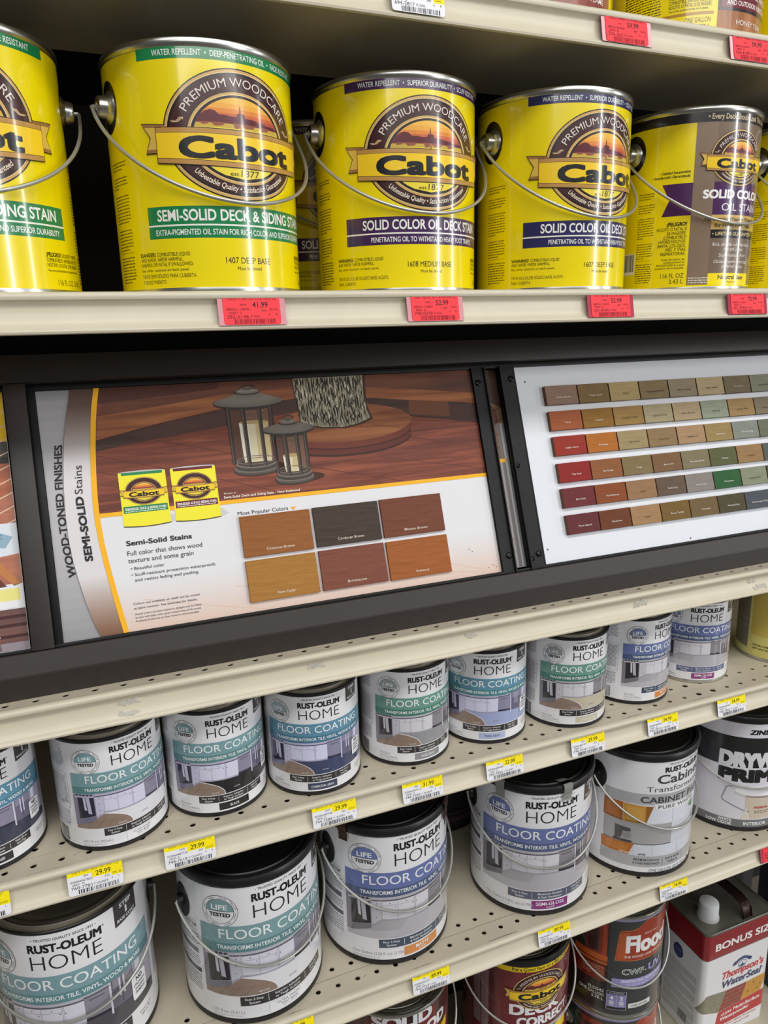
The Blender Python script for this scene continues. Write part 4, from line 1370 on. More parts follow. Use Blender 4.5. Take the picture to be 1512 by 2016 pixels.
def cabinet_art():
    a = Art('gloss')
    hu = math.pi * 84
    a.band(-hu, hu, 188, 7.5, LAB, 0, n=160)
    G = (176, 176, 180)
    u = -117.5
    a.band(-118, 118, 136.0, 119.2, G, 1)
    # picture: tiled kitchen wall, wooden doors before, white doors after
    a.band(-118, 118, 119.2, 28, (214, 216, 224), 2)
    a.band(-118, -20, 92, 56, (176, 174, 176), 3)
    for k in range(9):
        a.band(-118, -20, 90 - 4 * k, 89.6 - 4 * k, (156, 154, 156), 4)
    a.poly([(-118, 92), (-58, 90), (-58, 89), (-118, 90.4)], (140, 136, 134), 5)
    a.poly([(-119, 118.6), (-91, 118.2), (-91, 88), (-119, 89.4)], (172, 98, 34), 5)
    a.poly([(-115, 114.5), (-95, 114.2), (-95, 92), (-115, 93)], (186, 112, 44), 6)
    a.poly([(-90, 118.2), (-50, 116), (-59, 88), (-90, 88)], (198, 146, 62), 5)
    a.poly([(-86, 114), (-63, 113), (-63, 91.6), (-86, 91.8)], (208, 158, 76), 6)
    a.poly([(-60, 116.4), (-50, 116), (-59, 88.4), (-60, 88.4)], (150, 96, 40), 7)
    a.poly([(-50, 116), (-8, 117), (30, 117), (30, 88), (-59, 88)], (222, 226, 236), 4)
    for x in (-20, 14, 48):
        a.rect(x - 0.3, 89, x + 0.3, 114, (190, 192, 202), 6)
    a.poly([(12, 102), (20, 112), (26, 108), (22, 98)], (92, 142, 96), 6)
    # mixer on the worktop
    a.poly([(-101, 80), (-79, 78), (-79, 73), (-90, 72), (-92, 60), (-101, 58)], (86, 84, 86), 6)
    a.ell(-84, 66.5, 6.2, 6.2, (150, 148, 150), 7, 24)
    a.rect(-103, 55, -77, 58.5, (70, 68, 72), 7)
    a.band(-118, -20, 55.5, 53, (120, 118, 120), 4)
    # lower doors
    a.poly([(-121, 53), (-73.5, 54.3), (-81, 35), (-120, 35.5)], (190, 112, 42), 5)
    a.poly([(-114, 50), (-80, 50.6), (-85, 38.5), (-113, 39)], (200, 126, 54), 6)
    a.band(-73, 118, 53.4, 35, (218, 222, 232), 4)
    for x in (-48, -8, 30):
        a.rect(x - 0.3, 36, x + 0.3, 52, (186, 188, 198), 6)
    a.text('BEFORE', -86, 36.4, 2.6, (244, 232, 214), 8, 'C', w=14, bold=0.02)
    a.text('AFTER', -62, 36.4, 2.6, (60, 60, 66), 8, 'C', w=11, bold=0.02)
    a.band(-121, 118, 34.6, 16.8, (178, 178, 182), 4)
    d = (54, 54, 60)
    a.text('MAXIMUM SCRATCH', -55, 27.0, 3.4, d, 5, 'C', w=36, bold=0.02)
    a.text('& STAIN RESISTANCE', -55, 21.2, 3.4, d, 5, 'C', w=38, bold=0.02)
    a.text('SOAP & WATER', -14, 27.0, 3.4, d, 5, 'C', w=27, bold=0.02)
    a.text('CLEAN-UP', -14, 21.2, 3.4, d, 5, 'C', w=18, bold=0.02)
    a.rect(-32, 19.4, -31.5, 32, d, 5)
    a.rect(4, 19.4, 4.5, 32, d, 5)
    a.text('ONE GALLON 128 FL OZ (3.78L)', -50.5, 8.8, 4.6, (60, 60, 66), 2, w=78)
    a.text('TRUSTED QUALITY SINCE 1921', -2, 180.6, 2.6, TXD, 3, 'C', w=58)
    a.text('RUST-OLEUM', -37, 169.6, 8.0, (30, 30, 34), 3, w=69, bold=0.05)
    a.text('Cabinet', -47, 152.6, 13.2, (66, 66, 70), 3, w=88, bold=0.02)
    a.text('Transformations', -61, 139.6, 8.2, (80, 80, 84), 3, w=112)
    a.text('CABINET PAINT', -68.5, 122.2, 9.0, (62, 62, 66), 3, w=124, bold=0.02)
    a.poly([(-50, 120.6), (36, 120.6), (40, 109.8), (-45, 109.8)], (236, 236, 240), 8)
    a.text('PURE WHITE', -43.5, 112.6, 5.6, (62, 62, 66), 9, w=66, bold=0.01, space=1.1)
    a.lines(70, 120, 170, 30, 3.4, 1.6, (120, 118, 126), 6, rnd=random.Random(2))
    return a

def drywall_art():
    a = Art('gloss')
    hu = math.pi * 84
    a.band(-hu, hu, 188, 7.5, (226, 224, 232), 0, n=160)
    # centre of the lettering is taken at u = 0
    a.band(-140, 140, 163, lambda x: 112 + 0 * x, (30, 32, 34), 1, n=60)
    a.text('ZINSSER', 0, 168.6, 8.0, (28, 28, 32), 2, 'C', w=50, bold=0.06, shear=0.18)
    a.text('DRYWALL', 0, 110.4, 27.4, (226, 226, 230), 3, 'C', w=128, bold=0.075)
    a.text('PRIMER', 0, 86.4, 22.6, (28, 30, 32), 2, 'C', w=128, bold=0.085)
    # roller
    a.stroke([(-41, 77), (-46, 77.5), (-50, 74), (-55, 55), (-53, 51), (-22, 37.6), (-14, 36)], 1.9, (150, 150, 160), 3)
    a.ell(14, 72, 52, 9.5, (246, 246, 250), 3, y0=62, y1=82)
    a.ell(14, 68, 52, 9.0, (214, 206, 206), 2)
    a.poly([(-22, 64), (60, 60), (60, 24), (-26, 22), (-20, 38)], (214, 200, 182), 2)
    a.poly([(-26, 22), (-18, 44), (-12, 22)], (226, 218, 206), 3)
    a.text('PREMIUM', 4, 41, 3.6, (190, 60, 60), 4, 'C', w=22, bold=0.03)
    a.lines(-6, 20, 37.5, 2, 3, 1.6, (120, 110, 104), 4, rnd=random.Random(3))
    a.band(-140, 140, 21.0, 8.0, (112, 114, 118), 4, n=60)
    a.text('WHITE', -38, 15.2, 4.8, (238, 238, 242), 5, 'R', w=20, bold=0.03)
    a.text('LOW ODOR', -38, 9.4, 4.8, (238, 238, 242), 5, 'R', w=37, bold=0.03)
    a.text('INTERIOR', -21, 11.6, 5.6, (238, 238, 242), 5, w=36, bold=0.03)
    a.text('FAST DRY', 38, 11.6, 5.6, (238, 238, 242), 5, w=36, bold=0.03)
    return a

A_CAB, A_DRY = cabinet_art(), drywall_art()
gallon('white gallon can picturing orange wooden cabinet doors, black lid', 0.7078, 0.7811, 16.8, A_CAB)
gallon('white gallon can with a broad black band reading DRYWALL, cut by the right edge', 0.9185, 0.7965, -23.0, A_DRY)

# dark cans stacked in the shade behind the gallon row
def dark_art():
    a = Art('satin')
    hu = math.pi * 84
    a.band(-hu, hu, 190, 7.5, (44, 44, 50), 0, n=120)
    a.band(-hu, hu, 40, 34, (30, 30, 44), 1, n=80)
    a.band(-hu, hu, 33, 31.6, (92, 84, 92), 1, n=80)
    a.band(-hu, hu, 28, 14, (58, 40, 48), 1, n=80)
    a.text('EXTERIOR', 0, 18, 6, (110, 96, 98), 2, 'C', w=60)
    return a
A_DARK = dark_art()
gallon('dark can in the shade behind the white gallons with purple blue bands', 0.468, 0.990, 0.0, A_DARK, group='dark cans behind', bail_on=False, z=-0.779)
# ------------------------------------------------------------------ tilted sign frame under the yellow cans
TILT = math.atan2(0.081, 0.228)
SY, SZ = 0.715, H - 0.282          # foot of the poster plane
CT, ST = math.cos(TILT), math.sin(TILT)

def sign_thing(name, label, cat, group=None):
    o = thing(name, label, cat, (0, SY, SZ), 0, group)
    o.rotation_euler = (-TILT, 0, 0)
    return o

def mm(v):
    return v * 0.001

def sbox(name, s0, s1, d0, d1, t0, t1, m, parent, bevel=0.0):
    """box in the tilted frame: s along the shelf, d towards the viewer, t up the slope, in mm"""
    return box(name, mm(s0), mm(s1), -mm(d1), -mm(d0), mm(t0), mm(t1), m, parent, mm(bevel))

S0, S1_ = -900, 1950
frame = sign_thing('sign_frame', 'dark brown sign frame tilted between the yellow cans and the bare shelf', 'sign frame')
sbox('top_board', S0, S1_, -6, 12, 250.5, 278, M_DARKWOOD, frame, 1.0)
# lower rail: sloping upper face, upright lower face that stands on the shelf
def rail():
    def loc(d, t):          # tilted frame -> local y, z
        return (-mm(d), mm(t))
    # the point on the deck: world z = H - 0.323, straight below the edge between the two faces
    d1, t1 = 12.0, -24.0
    wz = mm(t1) * CT + mm(d1) * ST          # world height above SZ
    dz = wz - (-0.041)                      # drop to the deck
    # going straight down by dz: in the tilted frame d += dz*sin, t -= dz*cos
    d2, t2 = d1 - dz * 1000 * ST, t1 - dz * 1000 * CT
    pr = [loc(12, -3), loc(d1, t1), loc(d2, t2), loc(d2 - 16, t2 + 16 * math.tan(TILT)), loc(-8, -20), loc(-8, -3)]
    bm = bmesh.new()
    a = [bm.verts.new((mm(S0), y, z)) for y, z in pr]
    b = [bm.verts.new((mm(S1_), y, z)) for y, z in pr]
    n = len(pr)
    for i in range(n):
        bm.faces.new((a[i], a[(i + 1) % n], b[(i + 1) % n], b[i]))
    bm.faces.new(a)
    bm.faces.new(b)
    es = [e for e in bm.edges if abs(e.verts[0].co.x - e.verts[1].co.x) > 1]
    bmesh.ops.bevel(bm, geom=es, offset=0.0008, segments=1, affect='EDGES')
    return from_bm('bottom_rail', bm, M_DARKWOOD, frame, sm=False)
rail()
sbox('post', -72.8, -53.6, -4, 10.5, -2.6, 250.2, M_DARKWOOD, frame, 0.8)
sbox('backing_board', S0, S1_, -40, -36, -12, 262, M_BLACKSTEEL, frame)
# black metal edges round the openings
sbox('black_edge', -53.4, -46.5, -3, 3.0, -2.6, 250.2, M_BLACKSTEEL, frame, 0.4)
sbox('black_edge', S0, 1200, -6, 3.0, 244.8, 250.2, M_BLACKSTEEL, frame, 0.3)
sbox('black_edge', S0, 1200, 0.8, 5.0, -2.8, 0.2, M_BLACKSTEEL, frame, 0.3)
box('rear_brace', mm(S0), mm(S1_), 0.20, 0.2012, mm(60), mm(240), M_BLACKSTEEL, frame)
box('rear_tie', mm(S0), mm(S0 + 20), 0.035, 0.202, mm(200), mm(220), M_BLACKSTEEL, frame)
box('rear_tie', mm(S1_ - 20), mm(S1_), 0.035, 0.202, mm(200), mm(220), M_BLACKSTEEL, frame)

def divider(s0, s1, lip_left):
    bm = bmesh.new()
    add_box(bm, mm(s0), mm(s1), -mm(4.2), -mm(2.8), mm(-2.6), mm(246), 0)
    for s in ((s1 - 1.6, s1), (s0, s0 + 1.6)):
        add_box(bm, mm(s[0]), mm(s[1]), -mm(7.0 if (s[0] > s0) == lip_left else 4.6), mm(14), mm(-2.6), mm(246), 0)
    return from_bm('divider_bar', bm, M_BLACKSTEEL, frame, sm=False)
dA = divider(430, 447.5, True)
dB = divider(467.5, 489, False)
def screw(parent, s, t, d=4.2, r=4.0):
    o = lathe('screw', [(r * 0.001, 0), (r * 0.00098, 0.0009), (r * 0.0008, 0.0016), (r * 0.0005, 0.0019), (r * 0.00042, 0.0008), (0, 0.0008)], mat('black_screw', (30, 31, 34), 0.25, metal=0.6), parent, 24)
    o.location = (mm(s), -mm(d), mm(t))
    o.rotation_euler = (math.pi / 2, 0, 0)
    return o
for s, t in ((437, 227), (441, 18)):
    screw(dA, s, t)
for s, t in ((482.5, 230), (481.5, 15), (472.5, 123), (471.5, 10)):
    screw(dB, s, t, 4.2, 4.0 if s > 475 else 2.8)

# ---------------------------------------------------------------- posters
def slab(name, pts, d0, d1, m, parent):
    bm = bmesh.new()
    f = [bm.verts.new((mm(s), -mm(d1), mm(t))) for s, t in pts]
    b = [bm.verts.new((mm(s), -mm(d0), mm(t))) for s, t in pts]
    n = len(pts)
    bm.faces.new(f)
    bm.faces.new(b)
    for i in range(n):
        bm.faces.new((f[i], f[(i + 1) % n], b[(i + 1) % n], b[i]))
    return from_bm(name, bm, m, parent, sm=False)

P_WHITE = (228, 228, 232)
M_CARD = mat('poster_card', (228, 228, 232), 0.4)
M_DECK = streak_mat('printed_deck_red', (98, 46, 33), (146, 78, 54), (9, 9, 130), 0.45, 0.0, (122, 60, 42), 5, 1.0, spec=0.3)
M_BENCH = streak_mat('printed_bench_wood', (120, 66, 38), (168, 104, 62), (8, 8, 120), 0.45, 0.0, (146, 86, 50), spec=0.3)
M_BENCHD = streak_mat('printed_dark_wood', (54, 34, 29), (82, 50, 42), (8, 8, 90), 0.45, 0.0, spec=0.3)
M_BACKD = streak_mat('printed_back_wood', (82, 46, 35), (116, 66, 46), (8, 8, 90), 0.45, 0.0, spec=0.3)
M_BARK = streak_mat('printed_bark', (104, 97, 78), (192, 186, 162), (300, 300, 60), 0.45, 0.0, (150, 143, 120), 8, 1.2, spec=0.3)
M_PEACH = streak_mat('printed_pale_boards', (238, 216, 200), (246, 236, 228), (3, 3, 30), 0.4, 0.15)

EDGE = [(-14.0, 245.5), (-17.6, 231), (-21.5, 214), (-25.0, 195), (-28.2, 170), (-30.4, 145), (-31.5, 118), (-31.2, 95), (-29.6, 76), (-26.4, 56), (-22.4, 34), (-17.5, 14), (-13.0, 0.6)]
def edge_s(t, pts=EDGE):
    for (sa, ta), (sb, tb) in zip(pts, pts[1:]):
        if tb <= t <= ta:
            return sa + (ta - t) / (ta - tb) * (sb - sa)
    return pts[-1][0] if t < pts[-1][1] else pts[0][0]
YC = [(10.0, 245.5), (6.2, 228), (3.2, 210), (0.0, 183), (-2.0, 160), (-3.4, 135), (-3.6, 116), (-2.4, 92), (0.2, 68), (4.4, 38), (8.2, 14), (10.4, 0.6)]

def main_poster():
    root = sign_thing('poster', 'large poster of a reddish deck, two lanterns, tree trunk and six brown chips', 'poster', 'posters in the sign frame')
    slab('card', EDGE + [(431.5, 0.6), (431.5, 245.5)], -1.0, 0.0, M_CARD, root)
    a = Art('satin')
    ts = [245.5 - 244.9 * k / 144 for k in range(145)]
    strip_cols = []
    for k in range(144):
        tm = (ts[k] + ts[k + 1]) / 2
        f = tm / 245
        # printed colour blend of the left strip: dark brown at the ends, pale in the middle
        w = max(0, min(1, (f - 0.70) / 0.24)) if f > 0.62 else max(0, min(1, (0.24 - f) / 0.24))
        end = (92, 68, 58) if f > 0.62 else (128, 88, 64)
        c = tuple(int(222 + (end[i] - (222, 218, 220)[i]) * w + ((222, 218, 220)[i] - 222)) for i in range(3))
        a.faces.append(([(edge_s(ts[k]), ts[k]), (edge_s(ts[k + 1]), ts[k + 1]), (edge_s(ts[k + 1], YC) - 2.4, ts[k + 1]), (edge_s(ts[k], YC) - 2.4, ts[k])], ink(c, 'satin'), 1))
    yc = lambda t: edge_s(t, YC)
    def right_of(t0, t1, c, L, n=20):
        m = a._ink(c)
        for k in range(n):
            p, q = t0 + (t1 - t0) * k / n, t0 + (t1 - t0) * (k + 1) / n
            a.faces.append(([(yc(p) + 2.2, p), (431.5, p), (431.5, q), (yc(q) + 2.2, q)], m, L))
    right_of(0.6, 119, P_WHITE, 1)
    # pale boards fading in at the foot of the white field
    for k in range(14):
        t0, t1 = 0.6 + 3.6 * k, 0.6 + 3.6 * (k + 1)
        w = (1 - k / 14) ** 1.3
        c = tuple(int(P_WHITE[i] + ((224, 190, 170)[i] - P_WHITE[i]) * w * 0.75) for i in range(3))
        right_of(t0, t1, c, 2, 2)
    for s0_, s1p in ((30, 150), (120, 300), (250, 420), (330, 428)):
        a.stroke([(s0_, 30), ((s0_ + s1p) / 2, 15), (s1p, 1.5)], 0.7, (222, 190, 170), 3)
    # photograph field
    right_of(117, 245.5, M_DECK, 1, 14)
    yst = [(yc(t) - 2.6, t) for t in ts] + [(yc(t) + 2.6, t) for t in reversed(ts)]
    m_y = a._ink((250, 184, 30))
    for k in range(144):
        a.faces.append(([(yc(ts[k]) - 2.5, ts[k]), (yc(ts[k + 1]) - 2.5, ts[k + 1]), (yc(ts[k + 1]) + 2.5, ts[k + 1]), (yc(ts[k]) + 2.5, ts[k])], m_y, 12))
    # deck board joints
    for pts in ([(4, 176), (60, 160), (150, 132), (190, 118)], [(4, 148), (50, 134), (104, 117)], [(60, 188), (210, 148), (330, 118)], [(330, 172), (431, 150)], [(300, 150), (431, 124)],
                [(180, 196), (120, 206)], [(343, 190), (431, 180)], [(4, 160), (30, 152)]):
        a.stroke(pts, 0.7, (92, 46, 34), 2)
    # back boards and bench
    a.poly([(12, 245.5), (431.5, 245.5), (431.5, 214), (340, 222), (215, 236), (130, 231), (12, 216)], M_BACKD, 2)
    a.poly([(11, 245.5), (130, 245.5), (130, 238), (60, 232), (9, 229)], (82, 44, 34), 3)
    a.poly([(7, 216), (60, 222), (131, 231), (212, 233), (212, 222), (136, 216), (60, 203), (4, 191)], M_BENCH, 4)
    a.poly([(4, 192), (60, 204), (136, 217), (212, 222), (212, 208), (138, 198), (60, 189), (2, 181)], M_BENCHD, 4)
    a.poly([(290, 231), (345, 226), (424, 217.5), (431.5, 217), (431.5, 204), (423, 205), (345, 213), (291, 219)], M_BENCH, 4)
    a.poly([(291, 219), (345, 213), (431.5, 204), (431.5, 181), (341, 195), (300, 205)], M_BENCHD, 4)
    a.poly([(345, 213), (395, 208), (395, 190), (343, 196)], (112, 66, 44), 5)
    a.stroke([(300, 205), (341, 195), (431, 181)], 0.8, (60, 32, 26), 6)
    a.stroke([(4, 191), (60, 203.4), (136, 216.6), (212, 222)], 0.8, (70, 40, 28), 6)
    # round step and trunk
    cx, cy = 264, 191.5
    a.ell(cx, cy - 18, 78, 19.5, (58, 28, 22), 6)
    a.ell(cx, cy - 15.5, 78.5, 19.8, (96, 44, 34), 7)
    a.ell(cx, cy - 9.5, 79, 20.3, (70, 32, 25), 8)
    a.ell(cx, cy - 7.6, 79.5, 20.6, (112, 54, 39), 9)
    a.ell(cx, cy - 1.2, 80, 20.9, (126, 68, 46), 9.5)
    a.ell(cx, cy, 80.5, 21, M_BENCH, 10)
    a.stroke([(300, 199), (338, 203)], 0.6, (110, 60, 40), 11)
    a.stroke([(298, 187), (336, 180)], 0.6, (110, 60, 40), 11)
    tr = [(211, 245.5), (292.5, 245.5), (291, 228), (290, 212), (293.5, 200), (295, 195.5), (280, 190), (262, 187), (238, 188.5), (222, 192), (213, 196.5), (214.5, 206), (212, 224)]
    a.poly([(x + (3 if x > 250 else -1), y - 1.6) for x, y in tr], (66, 40, 30), 11)
    a.poly(tr, M_BARK, 12)
    r = random.Random(5)
    x = 213.5
    while x < 291.5:
        w0 = r.uniform(0.8, 1.9)
        y = 245.0
        xx = x
        foot = 188.5 + 9 * ((x - 253) / 40) ** 2
        while y > foot + 3:
            l = r.uniform(6, 20)
            pts = [(xx, y)]
            while l > 0 and y > foot + 2:
                st_ = r.uniform(1.6, 4.0)
                y -= st_
                l -= st_
                xx = x + r.uniform(-1.1, 1.1)
                pts.append((xx, y))
            if len(pts) > 2:
                n_ = len(pts)
                lft = [(px - w0 * math.sin(math.pi * q / (n_ - 1)) * 0.6 - 0.12, py) for q, (px, py) in enumerate(pts)]
                rgt = [(px + w0 * math.sin(math.pi * q / (n_ - 1)) * 0.6 + 0.12, py) for q, (px, py) in enumerate(pts)]
                c = r.choice(((44, 38, 30), (56, 49, 38), (38, 33, 27)))
                for q in range(n_ - 1):
                    a.faces.append(([lft[q], lft[q + 1], rgt[q + 1], rgt[q]], a._ink(c), 13))
                if r.random() < 0.6:
                    a.stroke([(pts[-1][0] - 0.4, pts[-1][1]), (pts[-1][0] + r.uniform(-2.6, 2.6), pts[-1][1] - r.uniform(0.4, 1.6))], 0.6, c, 13)
            y -= r.uniform(0.6, 3.0)
        if r.random() < 0.8:
            yy = r.uniform(200, 240)
            a.poly([(x + 1.2, yy), (x + 2.2, yy + 3), (x + 2.6, yy - 4), (x + 1.5, yy - 7)], r.choice(((196, 190, 168), (206, 200, 180))), 13)
        x += r.uniform(2.3, 3.6)
    # lanterns
    MET, MET2, MET3 = (96, 88, 82), (128, 122, 114), (66, 58, 54)
    def lantern(cx, roof_y, rw, rh, top, body, base_y, bw, cand):
        L = 14
        x0, x1 = cx - body, cx + body
        a.ell(cx + rw * 0.2, base_y - 3, bw * 1.3, 5.5, (70, 34, 26), L)
        # what shows through the glass
        a.poly([(x0 + 1.5, roof_y - 4), (x1 - 1.5, roof_y - 4), (x1 - 0.5, base_y + 4), (x0 + 0.5, base_y + 4)], (92, 58, 46), L)
        a.poly([(cx - body * 0.2, roof_y - 8), (cx + body * 0.82, roof_y - 8), (cx + body * 0.8, base_y + 5), (cx - body * 0.2, base_y + 5)], (116, 84, 68), L + 1)
        c0, c1, ct = cand
        cb = base_y + 5
        a.poly([(c0, ct), (c1, ct), (c1 - 0.6, cb), (c0 + 0.6, cb)], (196, 178, 132), L + 2)
        a.poly([(c0, ct), (c0 + (c1 - c0) * 0.55, ct), (c0 + (c1 - c0) * 0.52, cb), (c0 + 0.6, cb)], (214, 204, 172), L + 3)
        a.poly([(c0, ct), (c0 + (c1 - c0) * 0.3, ct), (c0 + (c1 - c0) * 0.28, cb), (c0 + 0.6, cb)], (226, 222, 204), L + 4)
        a.ell((c0 + c1) / 2, ct, (c1 - c0) / 2, 2.0, (176, 152, 104), L + 5)
        a.ell((c0 + c1) / 2, cb, (c1 - c0) / 2, 2.0, (206, 192, 154), L + 2)
        # two-step base
        for yy, rr_, c in ((base_y - 5.0, bw, (58, 50, 46)), (base_y - 3.6, bw, (84, 75, 68)), (base_y - 1.6, bw * 0.99, (112, 104, 95)), (base_y - 0.4, bw * 0.93, (66, 58, 53)), (base_y + 2.0, bw * 0.92, (84, 75, 68)), (base_y + 3.2, bw * 0.91, (124, 116, 106))):
            a.ell(cx, yy, rr_, rr_ * 0.25, c, L + 3 + int((yy - base_y + 5) * 0.9))
        a.ell(cx, base_y + 3.6, bw * 0.84, bw * 0.2, (74, 60, 52), L + 11)
        a.poly([(c0 + 1, cb + 3), (c1 - 1, cb + 3), (c1 - 1, cb - 1), (c0 + 1, cb - 1)], (208, 194, 158), L + 12)
        a.ring(cx, base_y + 6.2, bw * 0.86, bw * 0.2, 0.7, (132, 124, 114), L + 13)
        # collar under the roof
        a.band(cx - body * 0.99, cx + body * 0.99, roof_y - 3, lambda x: roof_y - 6.6 - 2.6 * math.sqrt(max(0, 1 - ((x - cx) / body) ** 2)), (58, 49, 44), L + 12)
        a.ring(cx, roof_y - 10.5, body * 0.97, body * 0.16, 0.8, (90, 80, 72), L + 12, a0=180, a1=360)
        # uprights
        for q, w in ((-0.97, 1.8), (-0.30, 2.2), (0.44, 2.0), (0.97, 1.8)):
            x = cx + q * body
            xb = cx + q * body * 0.97 - 0.5
            yb = base_y + 3.4 - (bw * 0.17 if abs(q) < 0.6 else 0)
            a.poly([(x - w, roof_y - 6), (x + w, roof_y - 6), (xb + w, yb), (xb - w, yb)], (52, 43, 39), L + 13)
            a.poly([(x - w, roof_y - 6), (x - w * 0.1, roof_y - 6), (xb - w * 0.1, yb), (xb - w, yb)], (84, 74, 67), L + 14)
        # roof: shallow cone of stacked discs
        a.ell(cx, roof_y - 2.0, rw * 0.99, rh * 0.92, (52, 45, 41), L + 15)
        nst = 9
        for k in range(nst):
            f = k / (nst - 1)
            g = 92 + 34 * math.sin(math.pi * (0.15 + 0.75 * f))
            a.ell(cx + rw * 0.02 * k / nst, roof_y + (top - roof_y) * f, rw * (1 - 0.72 * f ** 0.85), rh * (1 - 0.66 * f), (g, g * 0.945, g * 0.87), L + 16 + k)
        L += 16 + nst
        a.ell(cx, top + 0.4, rw * 0.36, rh * 0.46, (56, 49, 45), L)
        a.ell(cx, top + 1.6, rw * 0.34, rh * 0.44, (118, 111, 101), L + 1)
        a.ell(cx, top + 2.2, rw * 0.26, rh * 0.32, (134, 127, 117), L + 2)
        a.rect(cx - rw * 0.1, top + 2.4, cx + rw * 0.1, top + 4.4, MET, L + 2)
        a.ell(cx, top + 4.6, rw * 0.19, rh * 0.24, (110, 102, 94), L + 3)
        a.ring(cx + rw * 0.06, top + 6.2, rw * 0.2, rh * 0.42, 0.9, MET3, L + 4)
    lantern(159.5, 222, 37.0, 6.2, 231.5, 23.6, 152.5, 24.2, (146.4, 177.5, 199.5))
    lantern(199.0, 189.8, 28.4, 5.6, 195.6, 18.0, 138.5, 21.2, (188.8, 206.4, 160.5))
    # yellow rule
    a.band(-1, 431.5, 119.0, 114.9, (250, 184, 30), 12)
    # the two pictured cans
    def mini(s0_, s1p, t0, t1, col, title):
        w, h = s1p - s0_, t1 - t0
        cxm = (s0_ + s1p) / 2
        a.poly([(s1p - 4, t0 - 1.5), (s1p + 8, t0 + 3), (s1p + 3, t0 + 8), (s1p - 2, t0 + 9)], (206, 206, 208), 13)
        edge = lambda x: ((x - cxm) / (w / 2)) ** 2
        a.band(s0_, s1p, lambda x: t1 - 1.0 + 0.2 + 1.0 * edge(x) * 0, lambda x: t0 - 1.5 + 1.5 * edge(x), (244, 234, 52), 14)
        a.band(s0_, s1p, lambda x: t0 - 0.9 + 1.5 * edge(x), lambda x: t0 - 1.8 + 1.5 * edge(x), (62, 54, 40), 15)
        a.band(s0_ + 0.5, s1p - 0.5, lambda x: t1 + 0.9 - 1.0 * edge(x), lambda x: t1 - 0.6, (198, 198, 196), 15)
        a.band(s0_ + 3, s1p - 3, t1 - 0.6, t1 - 3.4, col, 16)
        a.place(emblem('satin', simple=True), 0.272, cxm, t0 + h * 0.63, 16)
        a.rect(s0_ + 1.5, t0 + h * 0.24, s1p - 1.5, t0 + h * 0.365, col, 17)
        a.text(title, cxm, t0 + h * 0.29, 2.3, (240, 240, 236), 18, 'C', w=w - 6, bold=0.03)
        a.lines(s0_ + 3, s1p - 3, t0 + h * 0.275, 1, 1.2, 0.9, (228, 232, 224), 18, ragged=False, rnd=random.Random(3))
    mini(20, 65.4, 103.2, 157.6, (38, 134, 84), 'SEMI-SOLID DECK & SIDING STAIN')
    mini(70.2, 115.5, 103.2, 157.6, (110, 36, 48), 'SEMI-SOLID ACRYLIC SIDING STAIN')
    # writing
    td = (66, 60, 62)
    a.text('Semi-Solid Stains', 20, 84.2, 5.0, (48, 42, 46), 14, w=63.5, bold=0.035)
    a.text('Full color that shows wood', 20, 74.5, 4.5, td, 14, w=72.5)
    a.text('texture and some grain', 20, 67.2, 4.5, td, 14, w=63)
    a.text('\u2022 Beautiful color', 21.5, 60.0, 3.0, td, 14, w=32)
    a.text('\u2022 Scuff-resistant protection waterproofs', 21.5, 53.8, 3.0, td, 14, w=81.5)
    a.text('and resists fading and peeling.', 24, 48.4, 3.0, td, 14, w=62)
    a.text('Colors not available on shelf can be mixed', 20, 25.9, 2.1, td, 14, w=63.5)
    a.text('at paint counter. See associate for details.', 20, 21.5, 2.1, td, 14, w=61)
    for k, t in enumerate(('Actual colors are best viewed in daylight and are likely', 'to vary with type, color, grain and porosity of the wood.', 'A sample brush-out on your wood is recommended.')):
        a.text(t, 20, 15.9 - 3.4 * k, 1.75, td, 14, w=(64, 63.5, 61)[k], shear=0.2)
    a.text('Most Popular Colors', 132.5, 102.0, 3.7, td, 14, w=54)
    a.poly([(189, 104.6), (195.4, 104.6), (192.2, 101.4)], (246, 180, 30), 14)
    a.text('Shown in', 121, 125.2, 2.0, (240, 226, 214), 14, w=12.6)
    a.text('Semi-Solid Deck and Siding Stain - New Redwood', 120.6, 121.0, 2.4, (244, 232, 222), 14, w=81.5, bold=0.02)
    a.text('SEMI-SOLID', -11.6, 74, 7.3, (38, 34, 40), 14, w=64, bold=0.045, rot=math.pi / 2, curve=lambda X: 2.4 * X / 64)
    a.text('Stains', -14.0, 140.5, 7.0, (48, 44, 50), 14, w=28, rot=math.pi / 2, curve=lambda X: -2.0 * X / 28)
    for x, y in ((392, 32), (396, 29), (420, 10), (414, 8), (424, 7.5)):
        a.ell(x, y, 0.7, 0.5, (120, 104, 96), 14, 8)
    a.build('print', root, step=0.00004)
    # wood chips
    CH = [(133.1, 57.0, 'Chestnut Brown', (150, 92, 42), (170, 108, 54)), (211.6, 57.6, 'Cordovan Brown', (62, 52, 44), (82, 68, 56)), (289.4, 58.0, 'Mission Brown', (116, 64, 44), (136, 78, 54)),
          (133.1, 10.3, 'New Cedar', (172, 118, 50), (192, 136, 64)), (211.8, 10.6, 'Brickstone', (128, 72, 56), (146, 86, 68)), (289.8, 10.2, 'Redwood', (162, 90, 36), (184, 108, 50))]
    for i, (s, t, nm, c1, c2) in enumerate(CH):
        m = streak_mat('chip_wood_%s' % nm.lower().replace(' ', '_'), tuple(int(x * 0.92) for x in c1), tuple(int(x * 0.92) for x in c2), (30, 30, 900), 0.55, 0.0, spec=0.25)
        c = chip(root, s, t, 75.0, 43.0, 3.4, m, nm, (226, 214, 200), 2.7)
        c['label'] = 'wood chip reading %s' % nm
    return root

